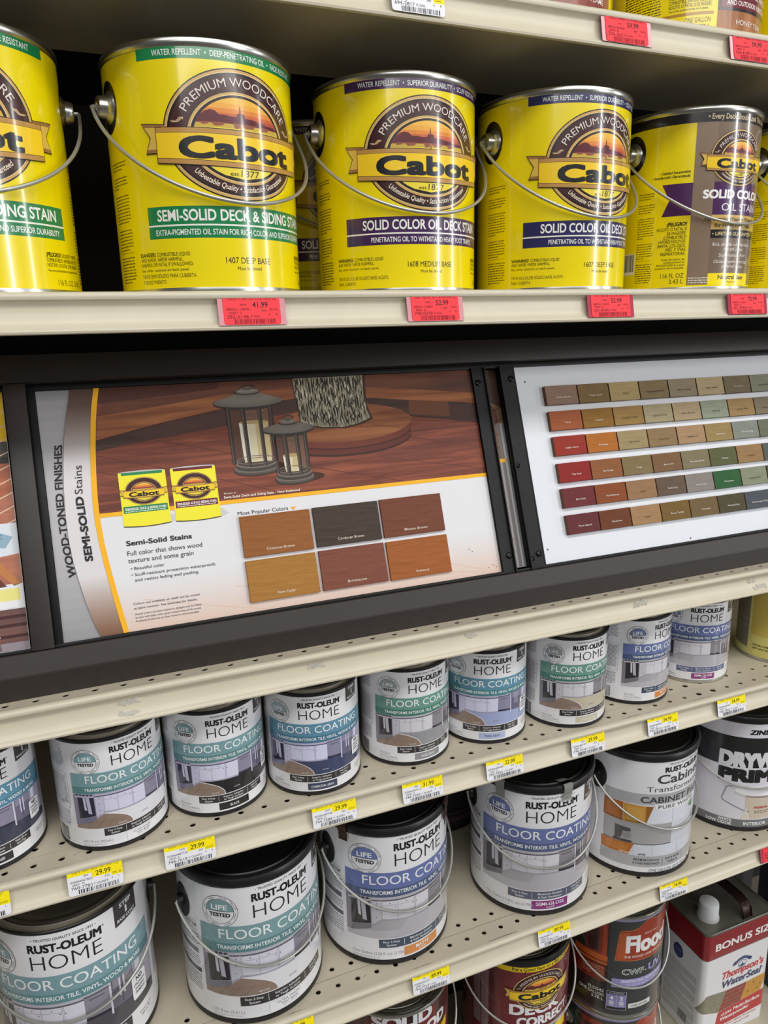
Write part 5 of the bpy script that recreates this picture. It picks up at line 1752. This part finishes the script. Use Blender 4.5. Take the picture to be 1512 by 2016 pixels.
def chip(root, s, t, w, h, th, m, name, tc, fs, yoff=5.2):
    bm = bmesh.new()
    add_box(bm, 0, mm(w), -mm(th), 0, 0, mm(h), mm(0.35))
    o = from_bm('colour_chip', bm, m, root, sm=False)
    o.location = (mm(s), -mm(0.6), mm(t))
    a = Art('matte')
    a.text(name, w / 2 if w < 60 else w * 0.52, yoff, fs, tc, 1, 'C', w=fs * 0.80 * len(name), bold=0.004)
    p = a.build('chip_name', o)
    p.location = (0, -mm(th), 0)
    return o

main_poster()

# grey poster showing behind the curved edge
gp = sign_thing('poster', 'grey poster edge reading WOOD-TONED FINISHES, left of the deck poster', 'poster', 'posters in the sign frame')
slab('card', [(-46.2, 0.2), (6, 0.2), (6, 246), (-45.2, 246)], -3.0, -1.6, mat('grey_poster_card', (150, 148, 150), 0.45), gp)
a = Art('satin')
for k in range(24):
    f = k / 23
    g = 112 + 74 * math.sin(math.pi * min(1, 0.18 + 0.62 * (1 - f)))
    a.rect(-46, 0.4 + 10.2 * k, 5.5, 0.4 + 10.2 * (k + 1), (g, g - 1, g + 2), 1)
a.text('WOOD-TONED FINISHES', -27.4, 60.6, 7.2, (44, 40, 46), 2, w=130, bold=0.04, rot=math.pi / 2, curve=lambda X: 4.4 * (1 - ((X - 62) / 66) ** 2))
o = a.build('print', gp)
o.location = (0, mm(1.6), 0)

# what shows in the slot between the two black bars
bp = sign_thing('poster', 'tan and grey poster seen in the narrow slot between two black bars', 'poster', 'posters in the sign frame')
slab('card', [(440, 2), (492, 2), (492, 246), (440, 246)], -6.5, -5, mat('slot_poster_card', (150, 146, 146), 0.45), bp)
a = Art('satin')
a.rect(440, 3, 492, 130, (158, 150, 150), 1)
a.rect(457.5, 3, 492, 178, (122, 118, 120), 3)
a.rect(462, 3, 464.6, 178, (176, 174, 176), 4)
a.rect(440, 134, 470, 245, (124, 92, 66), 1)
a.rect(440, 130, 465, 134.4, (240, 178, 40), 4)
a.poly([(440, 212), (470, 196), (470, 245), (440, 245)], (70, 44, 36), 2)
for y in (146, 162, 178, 192):
    a.stroke([(440, y - 3), (470, y + 7)], 1.0, (82, 58, 42), 2)
a.poly([(452, 205), (459, 196), (461, 180), (455, 176)], (96, 46, 34), 2)
for y in (36, 74):
    a.stroke([(440, y - 1), (470, y + 1)], 0.6, (120, 112, 112), 2)
o = a.build('print', bp)
o.location = (0, mm(5), 0)

# left neighbour
lp = sign_thing('poster', 'poster of a reddish deck with a white table, cut by the left edge', 'poster', 'posters in the sign frame')
slab('card', [(-330, 0.4), (-74.6, 0.4), (-74.6, 250), (-330, 250)], 0.2, 1.6, M_CARD, lp)
a = Art('satin')
M_LD = streak_mat('printed_orange_deck', (150, 70, 32), (186, 98, 50), (10, 10, 140), 0.4, 0.15)
M_LD2 = streak_mat('printed_brown_slats', (92, 54, 48), (116, 72, 62), (10, 10, 100), 0.4, 0.15)
L0, L1 = -329, -75
a.rect(L0, 197, L1, 250, (250, 204, 20), 1)
a.rect(L0, 176, L1, 197, (88, 84, 80), 1)
a.rect(L0, 176, L1, 182, (60, 56, 56), 2)
a.rect(L0, 60, L1, 176, M_LD, 1)
for k in range(9):
    a.stroke([(-130, 96 + 13 * k), (L1, 122 + 13 * k)], 1.0, (236, 206, 176), 2)
a.poly([(L0, 124), (L1, 119), (L1, 90), (-130, 84), (L0, 84)], (226, 232, 240), 3)
a.poly([(-120, 118), (-92, 112), (-79, 106), (-86, 96), (-118, 100)], (150, 182, 200), 4)
a.lines(-116, -88, 112, 4, 3, 1.2, (96, 130, 150), 5, rnd=random.Random(8))
a.poly([(-104, 84), (-96, 88), (-76, 62), (-82, 60)], (196, 128, 74), 4)
a.poly([(-112, 80), (-104, 82), (-88, 60), (-96, 60)], (112, 58, 40), 4)
a.poly([(L0, 64), (L1, 62), (L1, 40), (L0, 38)], (236, 236, 240), 4)
a.poly([(L0, 58), (-78, 58), (-78, 47), (L0, 44)], (238, 230, 140), 5)
a.rect(L0, 0.8, L1, 39, M_LD2, 3)
for y in (32, 24, 14):
    a.rect(L0, y - 1.5, L1, y + 1.5, (70, 38, 36), 4)
a.poly([(L0, 12), (L1, 8), (L1, 1), (L0, 1)], (150, 138, 146), 5)
a.poly([(-112, 38), (-100, 38), (-98, 2), (-110, 2)], (150, 78, 44), 5)
a.poly([(-111, 18), (-104, 22), (-98, 14), (-106, 10)], (238, 240, 246), 6)
o = a.build('print', lp)
o.location = (0, -mm(1.6), 0)

# ---------------------------------------------------------------- sample board
def sample_board():
    root = sign_thing('sample_board', 'white board with rows of small painted wood chips, right of the black bars', 'sample board')
    slab('board', [(488.6, 0.6), (1010, 0.6), (1010, 245.5), (488.6, 245.5)], -1.2, 0.4, mat('white_board', (226, 229, 236), 0.45), root)
    cols = [
        [(150, 122, 104), (134, 108, 68), (184, 160, 112), (142, 122, 90), (154, 142, 116), (190, 170, 132), (128, 112, 88), (144, 144, 122)],
        [(162, 90, 54), (144, 104, 46), (154, 124, 72), (164, 152, 120), (170, 150, 118), (144, 152, 132), (158, 128, 86), (128, 116, 94)],
        [(152, 52, 40), (178, 108, 42), (160, 142, 102), (144, 118, 84), (168, 138, 104), (154, 132, 84), (134, 138, 128), (108, 112, 92)],
        [(146, 42, 40), (146, 92, 56), (132, 114, 78), (126, 94, 64), (130, 120, 92), (94, 96, 62), (154, 122, 82), (86, 94, 86)],
        [(112, 48, 50), (140, 76, 40), (154, 118, 84), (104, 86, 72), (140, 132, 126), (46, 96, 54), (138, 144, 118), (76, 78, 72)],
        [(104, 48, 52), (112, 62, 38), (166, 130, 92), (120, 94, 46), (116, 96, 62), (80, 74, 50), (78, 84, 92), (106, 82, 64)]]
    names = [
        ['Desert Brush', 'Tuscan Gold', 'Linen', 'Honeysuckle Brown', 'Silver Lining', 'White Willow', 'Nut Grove', 'Seaweed Gray'],
        ['Terra', 'Country', 'Colonial Yellow', 'Cape Cod Gray', 'Silver Spruce', 'Alderney', 'Jasper Pine', 'Driftwood Gray'],
        ['Indian Corn', 'Frontier', 'Salt Marsh', 'Dune Gray', 'Peppercorn', 'Sandstone', 'Whirling Fog', 'Woodland'],
        ['Tile Red', 'Red Cedar', 'Taupe', 'Beechwood', 'Mountain Brush', 'Thicket', 'Cinnamon', 'Spruce'],
        ['Barn Red', 'New Redwood', 'Acorn', 'Dark Gray', 'Pewter Gray', 'Evergreen', 'Federal Blue', 'Charcoal'],
        ['Plum Island', 'Oak Brown', 'Thatch', 'Rusty Tackle', 'Teakwood', 'Whaling Gray', 'Newburyport Blue', 'Cordovan']]
    tops = [217.8, 185.5, 153.6, 120.0, 88.6, 55.6]
    M_EDGE = mat('chip_edge_brown', (104, 72, 50), 0.7)
    for r in range(6):
        for c in range(9):
            cc = cols[r][c % 8]
            lo, hi = tuple(int(x * 0.93) for x in cc), tuple(min(255, int(x * 1.02)) for x in cc)
            m = streak_mat('sample_%02x%02x%02x' % cc, lo, hi, (40, 40, 700), 0.6, spec=0.2)
            s = 527.0 + 48.15 * c
            t = tops[r] - 0.22 * c - 24.0
            lum = sum(cc) / 3
            light = lum < 112 or r == 4 and c in (1, 4) or (r, c) in ((0, 0), (1, 0), (2, 0), (2, 1), (2, 5), (2, 6), (3, 1), (3, 4))
            nm = names[r][c] if c < 8 else ''
            bm = bmesh.new()
            add_box(bm, 0, mm(46.6), -mm(6.0), 0, 0, mm(24.0), mm(0.4))
            o = from_bm('colour_chip', bm, m, root, sm=False)
            o.data.materials.append(M_EDGE)
            for p in o.data.polygons:
                if abs(p.normal.x) > 0.8:
                    p.material_index = 1
            o.location = (mm(s), -mm(0.5), mm(t))
            if nm:
                o['label'] = 'wood chip reading %s' % nm
                a = Art('matte')
                a.text(nm, 25, 8.0, 2.1, (232, 226, 216) if light else (58, 50, 40), 1, 'C', w=min(30, 1.75 * len(nm)))
                p = a.build('chip_name', o)
                p.location = (0, -mm(6.0), 0)
    for s, t in ((504, 226), (497, 18), (716, 4.5)):
        q = lathe('nail_hole', [(0.0011, 0), (0.0011, 0.0003), (0.0007, 0.0004), (0, 0.0001)], mat('nail_dark', (90, 92, 98), 0.6), root, 12)
        q.location = (mm(s), -mm(0.4), mm(t))
        q.rotation_euler = (math.pi / 2, 0, 0)
    return root
sample_board()
# ------------------------------------------------------------------ cans and tin on the base shelf
DZ = -1.317
UP = -1.1178          # second layer of the stacks

def deck_correct_art():
    a = Art('gloss')
    hu = math.pi * 84
    RD = (116, 38, 44)
    a.band(-hu, hu, 192.5, 4.5, RD, 0, n=160)
    M_F = streak_mat('printed_red_boards', (82, 30, 34), (124, 52, 54), (40, 40, 12), 0.3, 0.3)
    a.band(-132, -72, 183, 20, M_F, 1)
    a.band(-118, -88, 170, 60, (136, 112, 112), 2)
    a.rect(-104, 60, -102, 170, (96, 70, 72), 3)
    a.rect(-33, 20, -31.6, 184, (90, 26, 32), 1)
    a.rect(44, 20, 45.4, 184, (90, 26, 32), 1)
    a.band(-hu, hu, 192.5, 182.5, (246, 214, 18), 1, n=120)
    a.text('Put a Good Face on a Bad Deck', -3, 184.6, 5.6, (66, 50, 14), 2, 'C', w=98, bold=0.02)
    a.place(EMB, 0.68, -6, 146, 3)
    a.text('DECK', -13.5, 103.6, 19.5, (238, 238, 240), 4, 'C', w=84, bold=0.05)
    a.text('CORRECT', 4, 82, 17.0, (238, 238, 240), 4, 'C', w=96, bold=0.05)
    a.poly([(8, 66), (50, 72), (50, 50), (8, 50)], (246, 214, 18), 4)
    a.text('ONE GALLON', -40, 12, 5, (230, 226, 226), 4, w=44)
    return a

def solid_art():
    a = Art('gloss')
    hu = math.pi * 84
    a.band(-hu, hu, 192.5, 4.5, (40, 28, 28), 0, n=160)
    M_R = streak_mat('printed_peeling_red', (36, 26, 26), (126, 36, 38), (70, 70, 10), 0.3, 0.3, (84, 30, 32))
    a.band(-hu, hu, 191, 40, M_R, 1, n=120)
    r = random.Random(3)
    for k in range(26):
        x = r.uniform(-90, 80)
        w = r.uniform(2, 7)
        a.poly([(x, 191), (x + w, 191), (x + w * 0.8, 191 - r.uniform(6, 30)), (x + w * 0.3, 191 - r.uniform(4, 20))], (36, 24, 24) if k % 2 else (118, 34, 36), 2)
    a.text('SOLID', -20, 174.5, 21, (236, 236, 240), 4, 'C', w=92, bold=0.06)
    a.text('WOOD', 10, 150.5, 19, (236, 236, 240), 4, 'C', w=88, bold=0.06)
    a.poly([(44, 140), (62, 145), (62, 128), (44, 128)], (246, 214, 18), 5)
    a.text('STAIN', 0, 120, 15, (236, 236, 240), 4, 'C', w=70, bold=0.05)
    return a

def flood_art():
    a = Art('gloss')
    hu = math.pi * 84
    a.band(-hu, hu, 192, 4.5, (60, 62, 64), 0, n=160)
    a.band(-hu, hu, 192.5, 189, (150, 144, 196), 1, n=120)
    # cabin picture on the left
    M_C = streak_mat('printed_cabin_red', (110, 36, 26), (160, 66, 40), (50, 50, 12), 0.3, 0.3)
    a.band(-132, -62, 186, 12, (44, 36, 32), 1)
    a.band(-130, -100, 180, 116, (38, 56, 46), 2)
    a.poly([(-108, 182), (-64, 182), (-64, 118), (-108, 118)], M_C, 2)
    a.poly([(-96, 172), (-78, 172), (-78, 122), (-96, 122)], (56, 40, 38), 3)
    a.poly([(-72, 176), (-66, 176), (-66, 118), (-72, 118)], (182, 72, 44), 3)
    a.band(-120, -63, 118, 100, (204, 100, 38), 3)
    a.band(-120, -63, 107, 104.5, (120, 50, 28), 4)
    a.poly([(-126, 98), (-66, 98), (-66, 66), (-126, 66)], M_C, 3)
    a.lines(-104, -68, 94, 5, 4.4, 2.0, (206, 150, 130), 4, rnd=random.Random(4))
    a.band(-128, -63, 62, 12, (38, 34, 34), 3)
    a.text('FLD542', -66, 45, 5.4, (220, 218, 216), 4, 'R', w=26, bold=0.02)
    a.text('ONE GALLON', -66, 37, 5.4, (220, 218, 216), 4, 'R', w=42, bold=0.02)
    a.text('3.78 L', -66, 29, 5.4, (220, 218, 216), 4, 'R', w=20, bold=0.02)
    # wavy orange-red badge
    def badge(e):
        p = [(-51 - e, 115 - e), (-46 - e * 0.8, 168), (-44, 171 + e), (-28, 172 + e), (-16, 176 + e), (-4, 186 + e), (4, 189 + e), (12, 187 + e), (20, 184 + e), (30, 187 + e), (44, 190 + e), (60, 188 + e), (62 + e, 170), (58 + e, 118 - e), (20, 114 - e)]
        return p
    a.poly(badge(1.2), (206, 128, 60), 5)
    a.poly(badge(0), (162, 58, 36), 6)
    a.poly([(-50, 116), (-45.5, 168), (-30, 169), (-34, 116)], (186, 88, 44), 7)
    a.text('Flood', 6, 129.6, 33, (240, 240, 240), 8, 'C', w=84, bold=0.045)
    a.text('SINCE 1841', 8, 161.5, 3.6, (236, 220, 208), 8, 'C', w=26)
    a.text('THE WOOD CARE SPECIALISTS', 4, 119.6, 4.2, (238, 226, 216), 8, 'C', w=84, bold=0.015)
    a.text('CWF', -40, 86.6, 11.4, (206, 212, 206), 8, w=38, bold=0.06)
    a.text('CWF', -38.3, 87.9, 9.2, (70, 74, 74), 9, w=34.4)
    a.text('-', 0, 86.6, 11.4, (206, 212, 206), 8, w=4)
    a.text('UV', 7, 86.6, 14.5, (164, 160, 214), 8, w=30, bold=0.045)
    a.band(-55, 58, 78, 60.5, (158, 152, 208), 5)
    a.text('PENETRATING WOOD FINISH', 0, 71, 4.6, (240, 240, 246), 8, 'C', w=80, bold=0.02)
    a.text('FOR DECKS, SIDING & FENCES', 0, 64, 3.4, (228, 228, 240), 8, 'C', w=66)
    a.rect(-61.5, 15, -29.6, 51.5, (196, 194, 214), 5)
    a.rect(-60.8, 45.5, -30.3, 50.8, (36, 36, 40), 6)
    a.rect(-60.8, 15.7, -30.3, 20.5, (36, 36, 40), 6)
    a.rect(-60.8, 20.5, -46, 45.5, (140, 136, 190), 6)
    a.rect(-45, 20.5, -30.3, 45.5, (140, 136, 190), 6)
    a.text('GUARANTEED', -45.5, 47.0, 2.4, (220, 220, 226), 8, 'C', w=24)
    for x, n_ in ((-53.4, '4'), (-37.6, '2')):
        a.text(n_, x, 35, 7.4, (244, 244, 248), 8, 'C', bold=0.04)
        a.rect(x - 3.8, 25, x + 3.8, 33, (206, 206, 222), 8)
        a.text('YEARS', x, 22, 2.2, (236, 236, 246), 8, 'C', w=9)
    a.rect(-26, 18.6, 16.5, 28.2, (230, 230, 226), 5)
    a.text('CLEAR NATURAL', -5, 21.6, 3.2, (60, 60, 60), 6, 'C', w=32, bold=0.02)
    return a

A_DC, A_SO, A_FL = deck_correct_art(), solid_art(), flood_art()
M_BLACKRING = mat('black_lacquer', (30, 32, 32), 0.3)

def stain_can(label, x, y, z, u0, art, ears=True, group='stain cans on the base shelf', bail_on=True, black_rim=False, drop=0.07):
    root = thing('paint_can', label, 'paint can', (x, y, H + z), u0 / 84.0, group)
    lathe('body', GCAN, M_SILVER, root, 96)
    if black_rim:
        lathe('neck_ring', [(0.0842, 0.1915), (0.0858, 0.1930), (0.0860, 0.1990), (0.0846, 0.2030), (0.0820, 0.2034), (0.0810, 0.1990)], M_BLACKRING, root, 96)
    lathe('lid', GLID if not black_rim else [(r, zz + 0.004) for r, zz in GLID], M_SILVER if not black_rim else M_QLID, root, 72)
    art.build('printed_label', root, R=RG)
    for s in (-1, 1):
        ear(root, RG, s, 0.150, m=M_DARKTIN)
    if bail_on:
        bail(root, RG, 0.1495, drop, 0.0985, 0.0885, m=M_WIRE)
    return root

stain_can('dark red can lettered SOLID at the bottom edge of the photo', 0.326, 0.840, UP, 4.0, A_SO)
stain_can('maroon can lettered DECK with an oval badge and yellow rim band', 0.541, 0.840, UP, 0.0, A_DC, black_rim=True)
stain_can('charcoal can with an orange badge lettered Flood, top of its stack', 0.741, 0.850, UP, 0.0, A_FL, drop=0.088)
stain_can('charcoal can with a Flood badge under the other one, cut by the bottom edge', 0.741, 0.850, DZ, 0.0, A_FL, drop=0.088)
stain_can('dark red can at the foot of the SOLID stack', 0.326, 0.840, DZ, 4.0, A_SO)
stain_can('maroon can at the foot of the DECK stack', 0.541, 0.840, DZ, 0.0, A_DC)
stain_can('rear can seen in the gap between the DECK and Flood cans', 0.650, 1.000, UP - 0.0, 66.0, A_DC, bail_on=False)
stain_can('can at the foot of the pale rear stack', 0.650, 1.000, DZ, 66.0, A_DC, bail_on=False)

# rectangular tin
def tin(label, x, y, z, w=0.164, d=0.108, h=0.247, group='rectangular tins'):
    root = thing('solvent_tin', label, 'tin', (x, y, H + z), 0, group)
    rr = 0.011
    def outline(inset=0.0, n=6):
        pts = []
        r = max(rr - inset, 0.001)
        for cx, cy, a0 in ((w - inset - r, inset + r, -90), (w - inset - r, d - inset - r, 0), (inset + r, d - inset - r, 90), (inset + r, inset + r, 180)):
            for k in range(n + 1):
                t = math.radians(a0 + 90 * k / n)
                pts.append((cx + r * math.cos(t), cy + r * math.sin(t)))
        return pts
    def shell(name, levels, m, capt=True):
        bm = bmesh.new()
        rows = [[bm.verts.new((px, py, zz)) for px, py in outline(ins)] for ins, zz in levels]
        n = len(rows[0])
        for p, q in zip(rows, rows[1:]):
            for i in range(n):
                bm.faces.new((p[i], p[(i + 1) % n], q[(i + 1) % n], q[i]))
        if capt:
            bm.faces.new(rows[-1])
            bm.faces.new(rows[0])
        return from_bm(name, bm, m, root)
    shell('body', [(0.001, 0), (0.0, 0.0015), (0.0, h - 0.003)], mat('tin_white_enamel', (230, 230, 234), 0.3, coat=0.3))
    shell('top_panel', [(0.0, h - 0.004), (-0.0012, h - 0.0030), (-0.0014, h - 0.0006), (-0.0004, h + 0.0010), (0.0010, h + 0.0008), (0.0030, h - 0.0022), (0.012, h - 0.0026)], M_DARKTIN)
    # printed front, left side wrapped round the corner in one sheet: u runs round the perimeter from the front-left corner
    P = outline(0.0, 8)
    fc = w  # noqa
    def surf(u, v, k):
        # straight front from rr to w-rr, corner arcs, straight left side
        s = u
        L_arc = rr * math.pi / 2
        if s < 0:
            # corner front-left, then the left side going back
            if s > -L_arc:
                t = -s / rr
                nx, ny = -math.sin(t), -math.cos(t)
                return (rr + nx * (rr + k), rr + ny * (rr + k), v), (nx, ny, 0)
            q = -s - L_arc
            return (-k, rr + q, v), (-1, 0, 0)
        if s <= w - 2 * rr:
            return (rr + s, -k, v), (0, -1, 0)
        q = s - (w - 2 * rr)
        if q < L_arc:
            t = q / rr
            nx, ny = math.sin(t), -math.cos(t)
            return (w - rr + nx * (rr + k), rr + ny * (rr + k), v), (nx, ny, 0)
        q -= L_arc
        return (w + k, rr + q, v), (1, 0, 0)
    a = Art('gloss')
    W0 = (w - 2 * rr) * 1000
    Rr = rr * math.pi / 2 * 1000
    side = (d - 2 * rr) * 1000
    uL, uR = -Rr - side, W0 + Rr + side
    RED, RED2 = (176, 34, 42), (112, 24, 34)
    hh = h * 1000
    a.rect(uL, 4, uR, hh - 4, (234, 234, 238), 0)
    bt, bb = hh - 3.6, hh - 56
    a.rect(uL, bb, uR, bt, (146, 30, 40), 1)
    a.rect(uL, bb - 1.2, uR, bb, (120, 120, 128), 2)
    fx = lambda x: x - rr * 1000            # front position measured from the left edge of the tin
    a.text('BONUS SIZE', fx(22), hh - 41, 15.5, (246, 244, 244), 3, w=146, bold=0.035)
    # crest
    cx, cy = fx(93), hh - 88
    a.ring(cx, cy - 6, 21, 17, 6.0, (44, 62, 122), 3, 24, 28, 152)
    a.poly([(cx - 24, cy + 1), (cx - 17, cy + 6), (cx - 14, cy - 2), (cx - 22, cy - 4)], (44, 62, 122), 3)
    a.poly([(cx + 24, cy + 1), (cx + 17, cy + 6), (cx + 14, cy - 2), (cx + 22, cy - 4)], (44, 62, 122), 3)
    a.ell(cx, cy - 5, 10, 9, (44, 62, 122), 3, 30)
    a.ell(cx, cy - 5, 8.6, 7.6, (226, 230, 240), 4, 30)
    a.poly([(cx - 8, cy - 8), (cx - 1, cy - 5), (cx, cy + 1.5), (cx + 1.5, cy - 5), (cx + 8, cy - 8), (cx, cy - 12)], (44, 62, 122), 5)
    a.text('Thompson\u2019s', fx(42), hh - 113, 16.0, (200, 40, 50), 4, w=104, bold=0.035, shear=0.25)
    a.text('WaterSeal', fx(44), hh - 133, 15.5, (44, 58, 104), 4, w=98, bold=0.035, shear=0.22)
    a.text('\u00ae', fx(146), hh - 124, 3, (44, 58, 104), 4)
    # material swatches: concrete, brick, pine
    M_CON = streak_mat('printed_concrete', (120, 116, 98), (154, 150, 130), (260, 260, 260), 0.4, 0.2)
    a.poly([(fx(11), hh - 136), (fx(60), hh - 142), (fx(44), hh - 186), (fx(-9), hh - 170)], M_CON, 3)
    a.poly([(fx(60), hh - 142), (fx(110), hh - 142), (fx(98), hh - 181), (fx(44), hh - 186)], (142, 50, 40), 3)
    for k in range(4):
        y = hh - 150 - 9 * k
        a.rect(fx(57 - 3.4 * k), y, fx(107 - 2.6 * k), y + 0.8, (176, 130, 118), 4)
    for x, y in ((78, 150), (96, 150), (66, 159), (86, 159), (74, 168), (92, 168), (60, 177), (80, 177)):
        a.poly([(fx(x), hh - y), (fx(x + 0.8), hh - y), (fx(x - 2.4), hh - y - 8.2), (fx(x - 3.2), hh - y - 8.2)], (176, 130, 118), 4)
    a.poly([(fx(110), hh - 142), (fx(163), hh - 139), (fx(148), hh - 176), (fx(98), hh - 181)], (206, 148, 46), 3)
    for x, y in ((128, 150), (146, 160), (116, 166), (138, 168)):
        a.ell(fx(x), hh - y, 1.8, 2.4, (140, 84, 26), 4, 12)
    for k in range(5):
        a.stroke([(fx(112 + 9 * k), hh - 144), (fx(104 + 9 * k), hh - 176)], 0.6, (184, 124, 34), 4)
    a.poly([(fx(44), hh - 187), (fx(164), hh - 175), (fx(164), hh - 213), (fx(38), hh - 222)], (190, 34, 44), 3)
    a.text('CLEAR', fx(52), hh - 199, 6.0, (244, 240, 240), 4, w=26, bold=0.03, shear=0.2, rot=0.06)
    a.text('Multi-Surface', fx(82), hh - 197, 7.6, (244, 240, 240), 4, w=66, bold=0.035, shear=0.2, rot=0.06)
    a.text('Waterproofer', fx(50), hh - 210, 7.6, (244, 240, 240), 4, w=72, bold=0.035, shear=0.2, rot=0.06)
    a.text('Superior Water Protection', fx(58), hh - 226, 4.2, (186, 60, 66), 4, w=84, shear=0.2, rot=0.05)
    a.text('Natural Wood Color', fx(62), hh - 234, 4.2, (186, 60, 66), 4, w=66, shear=0.2, rot=0.05)
    # left side
    ls = lambda q: -Rr - q                    # q: distance back from the front-left corner
    a.ell(ls(52), hh - 84, 12, 15, (36, 48, 96), 3, 30)
    a.ell(ls(52), hh - 84, 10.6, 13.4, (52, 66, 120), 4, 30)
    a.text('QUALITY', ls(52), hh - 84, 3, (150, 160, 196), 5, 'C', w=16)
    g = (146, 146, 152)
    r = random.Random(6)
    y = hh - 108
    for nl in (5, 6, 6, 5, 6, 4):
        a.lines(ls(side - 4), ls(4), y, nl, 3.3, 1.7, g, 2, rnd=r)
        y -= nl * 3.3 + 2.4
    a.rect(ls(44), 20, ls(18), 44, (206, 206, 208), 3)
    a.barcode(ls(42), 22, ls(20), 42, (60, 60, 64), 4, 5)
    a.build('printed_wrap', root, fn=surf, grid=4.0)
    # spout and cap
    sx, sy = 0.040, 0.040
    n1 = lathe('spout', [(0.0200, h - 0.0030), (0.0196, h + 0.0015), (0.0186, h + 0.0050), (0.0172, h + 0.0064), (0.0165, h + 0.0068)], mat('clear_spout_plastic', (186, 188, 186), 0.35), root, 40)
    n1.location = (sx, sy, 0)
    bm = lathe_bm([(0.0178, h + 0.0066), (0.0180, h + 0.0072), (0.0176, h + 0.0260), (0.0168, h + 0.0292), (0.0150, h + 0.0306), (0, h + 0.0306)], 48)
    for v in bm.verts:
        rad = math.hypot(v.co.x, v.co.y)
        if rad > 0.0168 and h + 0.007 < v.co.z < h + 0.029:
            i = round(math.atan2(v.co.y, v.co.x) / (2 * math.pi / 48))
            kf = 1.0 if i % 2 else 0.985
            v.co.x *= kf
            v.co.y *= kf
    cp = from_bm('cap', bm, mat('milky_cap_plastic', (226, 229, 232), 0.42), root)
    cp.location = (sx, sy, 0)
    # strap handle running front to back
    hx = 0.102
    path = [(0.008, -0.0020), (0.010, 0.006), (0.012, 0.015), (0.020, 0.022), (0.034, 0.026), (d - 0.034, 0.026), (d - 0.020, 0.022), (d - 0.012, 0.015), (d - 0.010, 0.006), (d - 0.008, -0.002)]
    bm = bmesh.new()
    prof = [(-0.0105, 0.0032), (-0.0112, 0.0012), (-0.0090, 0.0), (-0.0045, 0.0007), (0, 0.0009), (0.0045, 0.0007), (0.0090, 0.0), (0.0112, 0.0012), (0.0105, 0.0032)]
    rows = []
    for i, (yy, zz) in enumerate(path):
        pa, pb = path[max(0, i - 1)], path[min(len(path) - 1, i + 1)]
        ty, tz = pb[0] - pa[0], pb[1] - pa[1]
        l = math.hypot(ty, tz)
        ny, nz = -tz / l, ty / l
        rows.append([bm.verts.new((hx + px, yy + ny * pz, h + zz + nz * pz)) for px, pz in prof])
    for p, q in zip(rows, rows[1:]):
        for i in range(len(prof) - 1):
            bm.faces.new((p[i], p[i + 1], q[i + 1], q[i]))
    bmesh.ops.solidify(bm, geom=bm.faces[:], thickness=0.0008)
    from_bm('strap_handle', bm, mat('brown_strap_steel', (74, 56, 52), 0.3, metal=0.6), root)
    return root

tin('white and red rectangular tin with a white screw cap, lettered BONUS SIZE', 0.921, 0.807, DZ)
# carton and dark tub at the far right behind the tin
cart = thing('carton', 'grey carton end standing behind the rectangular tin', 'carton', (1.098, 0.975, H + DZ), 0)
box('body', 0, 0.13, 0, 0.10, 0, 0.40, mat('grey_carton', (132, 128, 138), 0.7, noise=0.06, nscale=20), cart, 0.002)
box('lid_flap', 0.001, 0.129, 0.001, 0.099, 0.4002, 0.4016, mat('grey_carton_flap', (142, 138, 146), 0.7), cart, 0.0004)
tub = thing('tub', 'dark navy tub cut by the right edge, beside the rectangular tin', 'tub', (1.235, 0.850, H + DZ), 0)
lathe('body', [(0, 0.001), (0.085, 0.0), (0.088, 0.003), (0.094, 0.36), (0.094, 0.362)], mat('navy_plastic', (36, 38, 50), 0.4), tub, 64)
lathe('rim', [(0.0945, 0.352), (0.0985, 0.354), (0.0985, 0.364), (0.094, 0.366), (0.090, 0.362)], mat('navy_plastic_rim', (30, 32, 42), 0.4), tub, 64)
lathe('lid', [(0.0935, 0.3625), (0.092, 0.3600), (0.088, 0.3580), (0, 0.3580)], mat('navy_plastic_rim', (30, 32, 42), 0.4), tub, 64)

# tidy up the type used for lettering
bpy.data.objects.remove(_TO)
bpy.data.curves.remove(_TC)
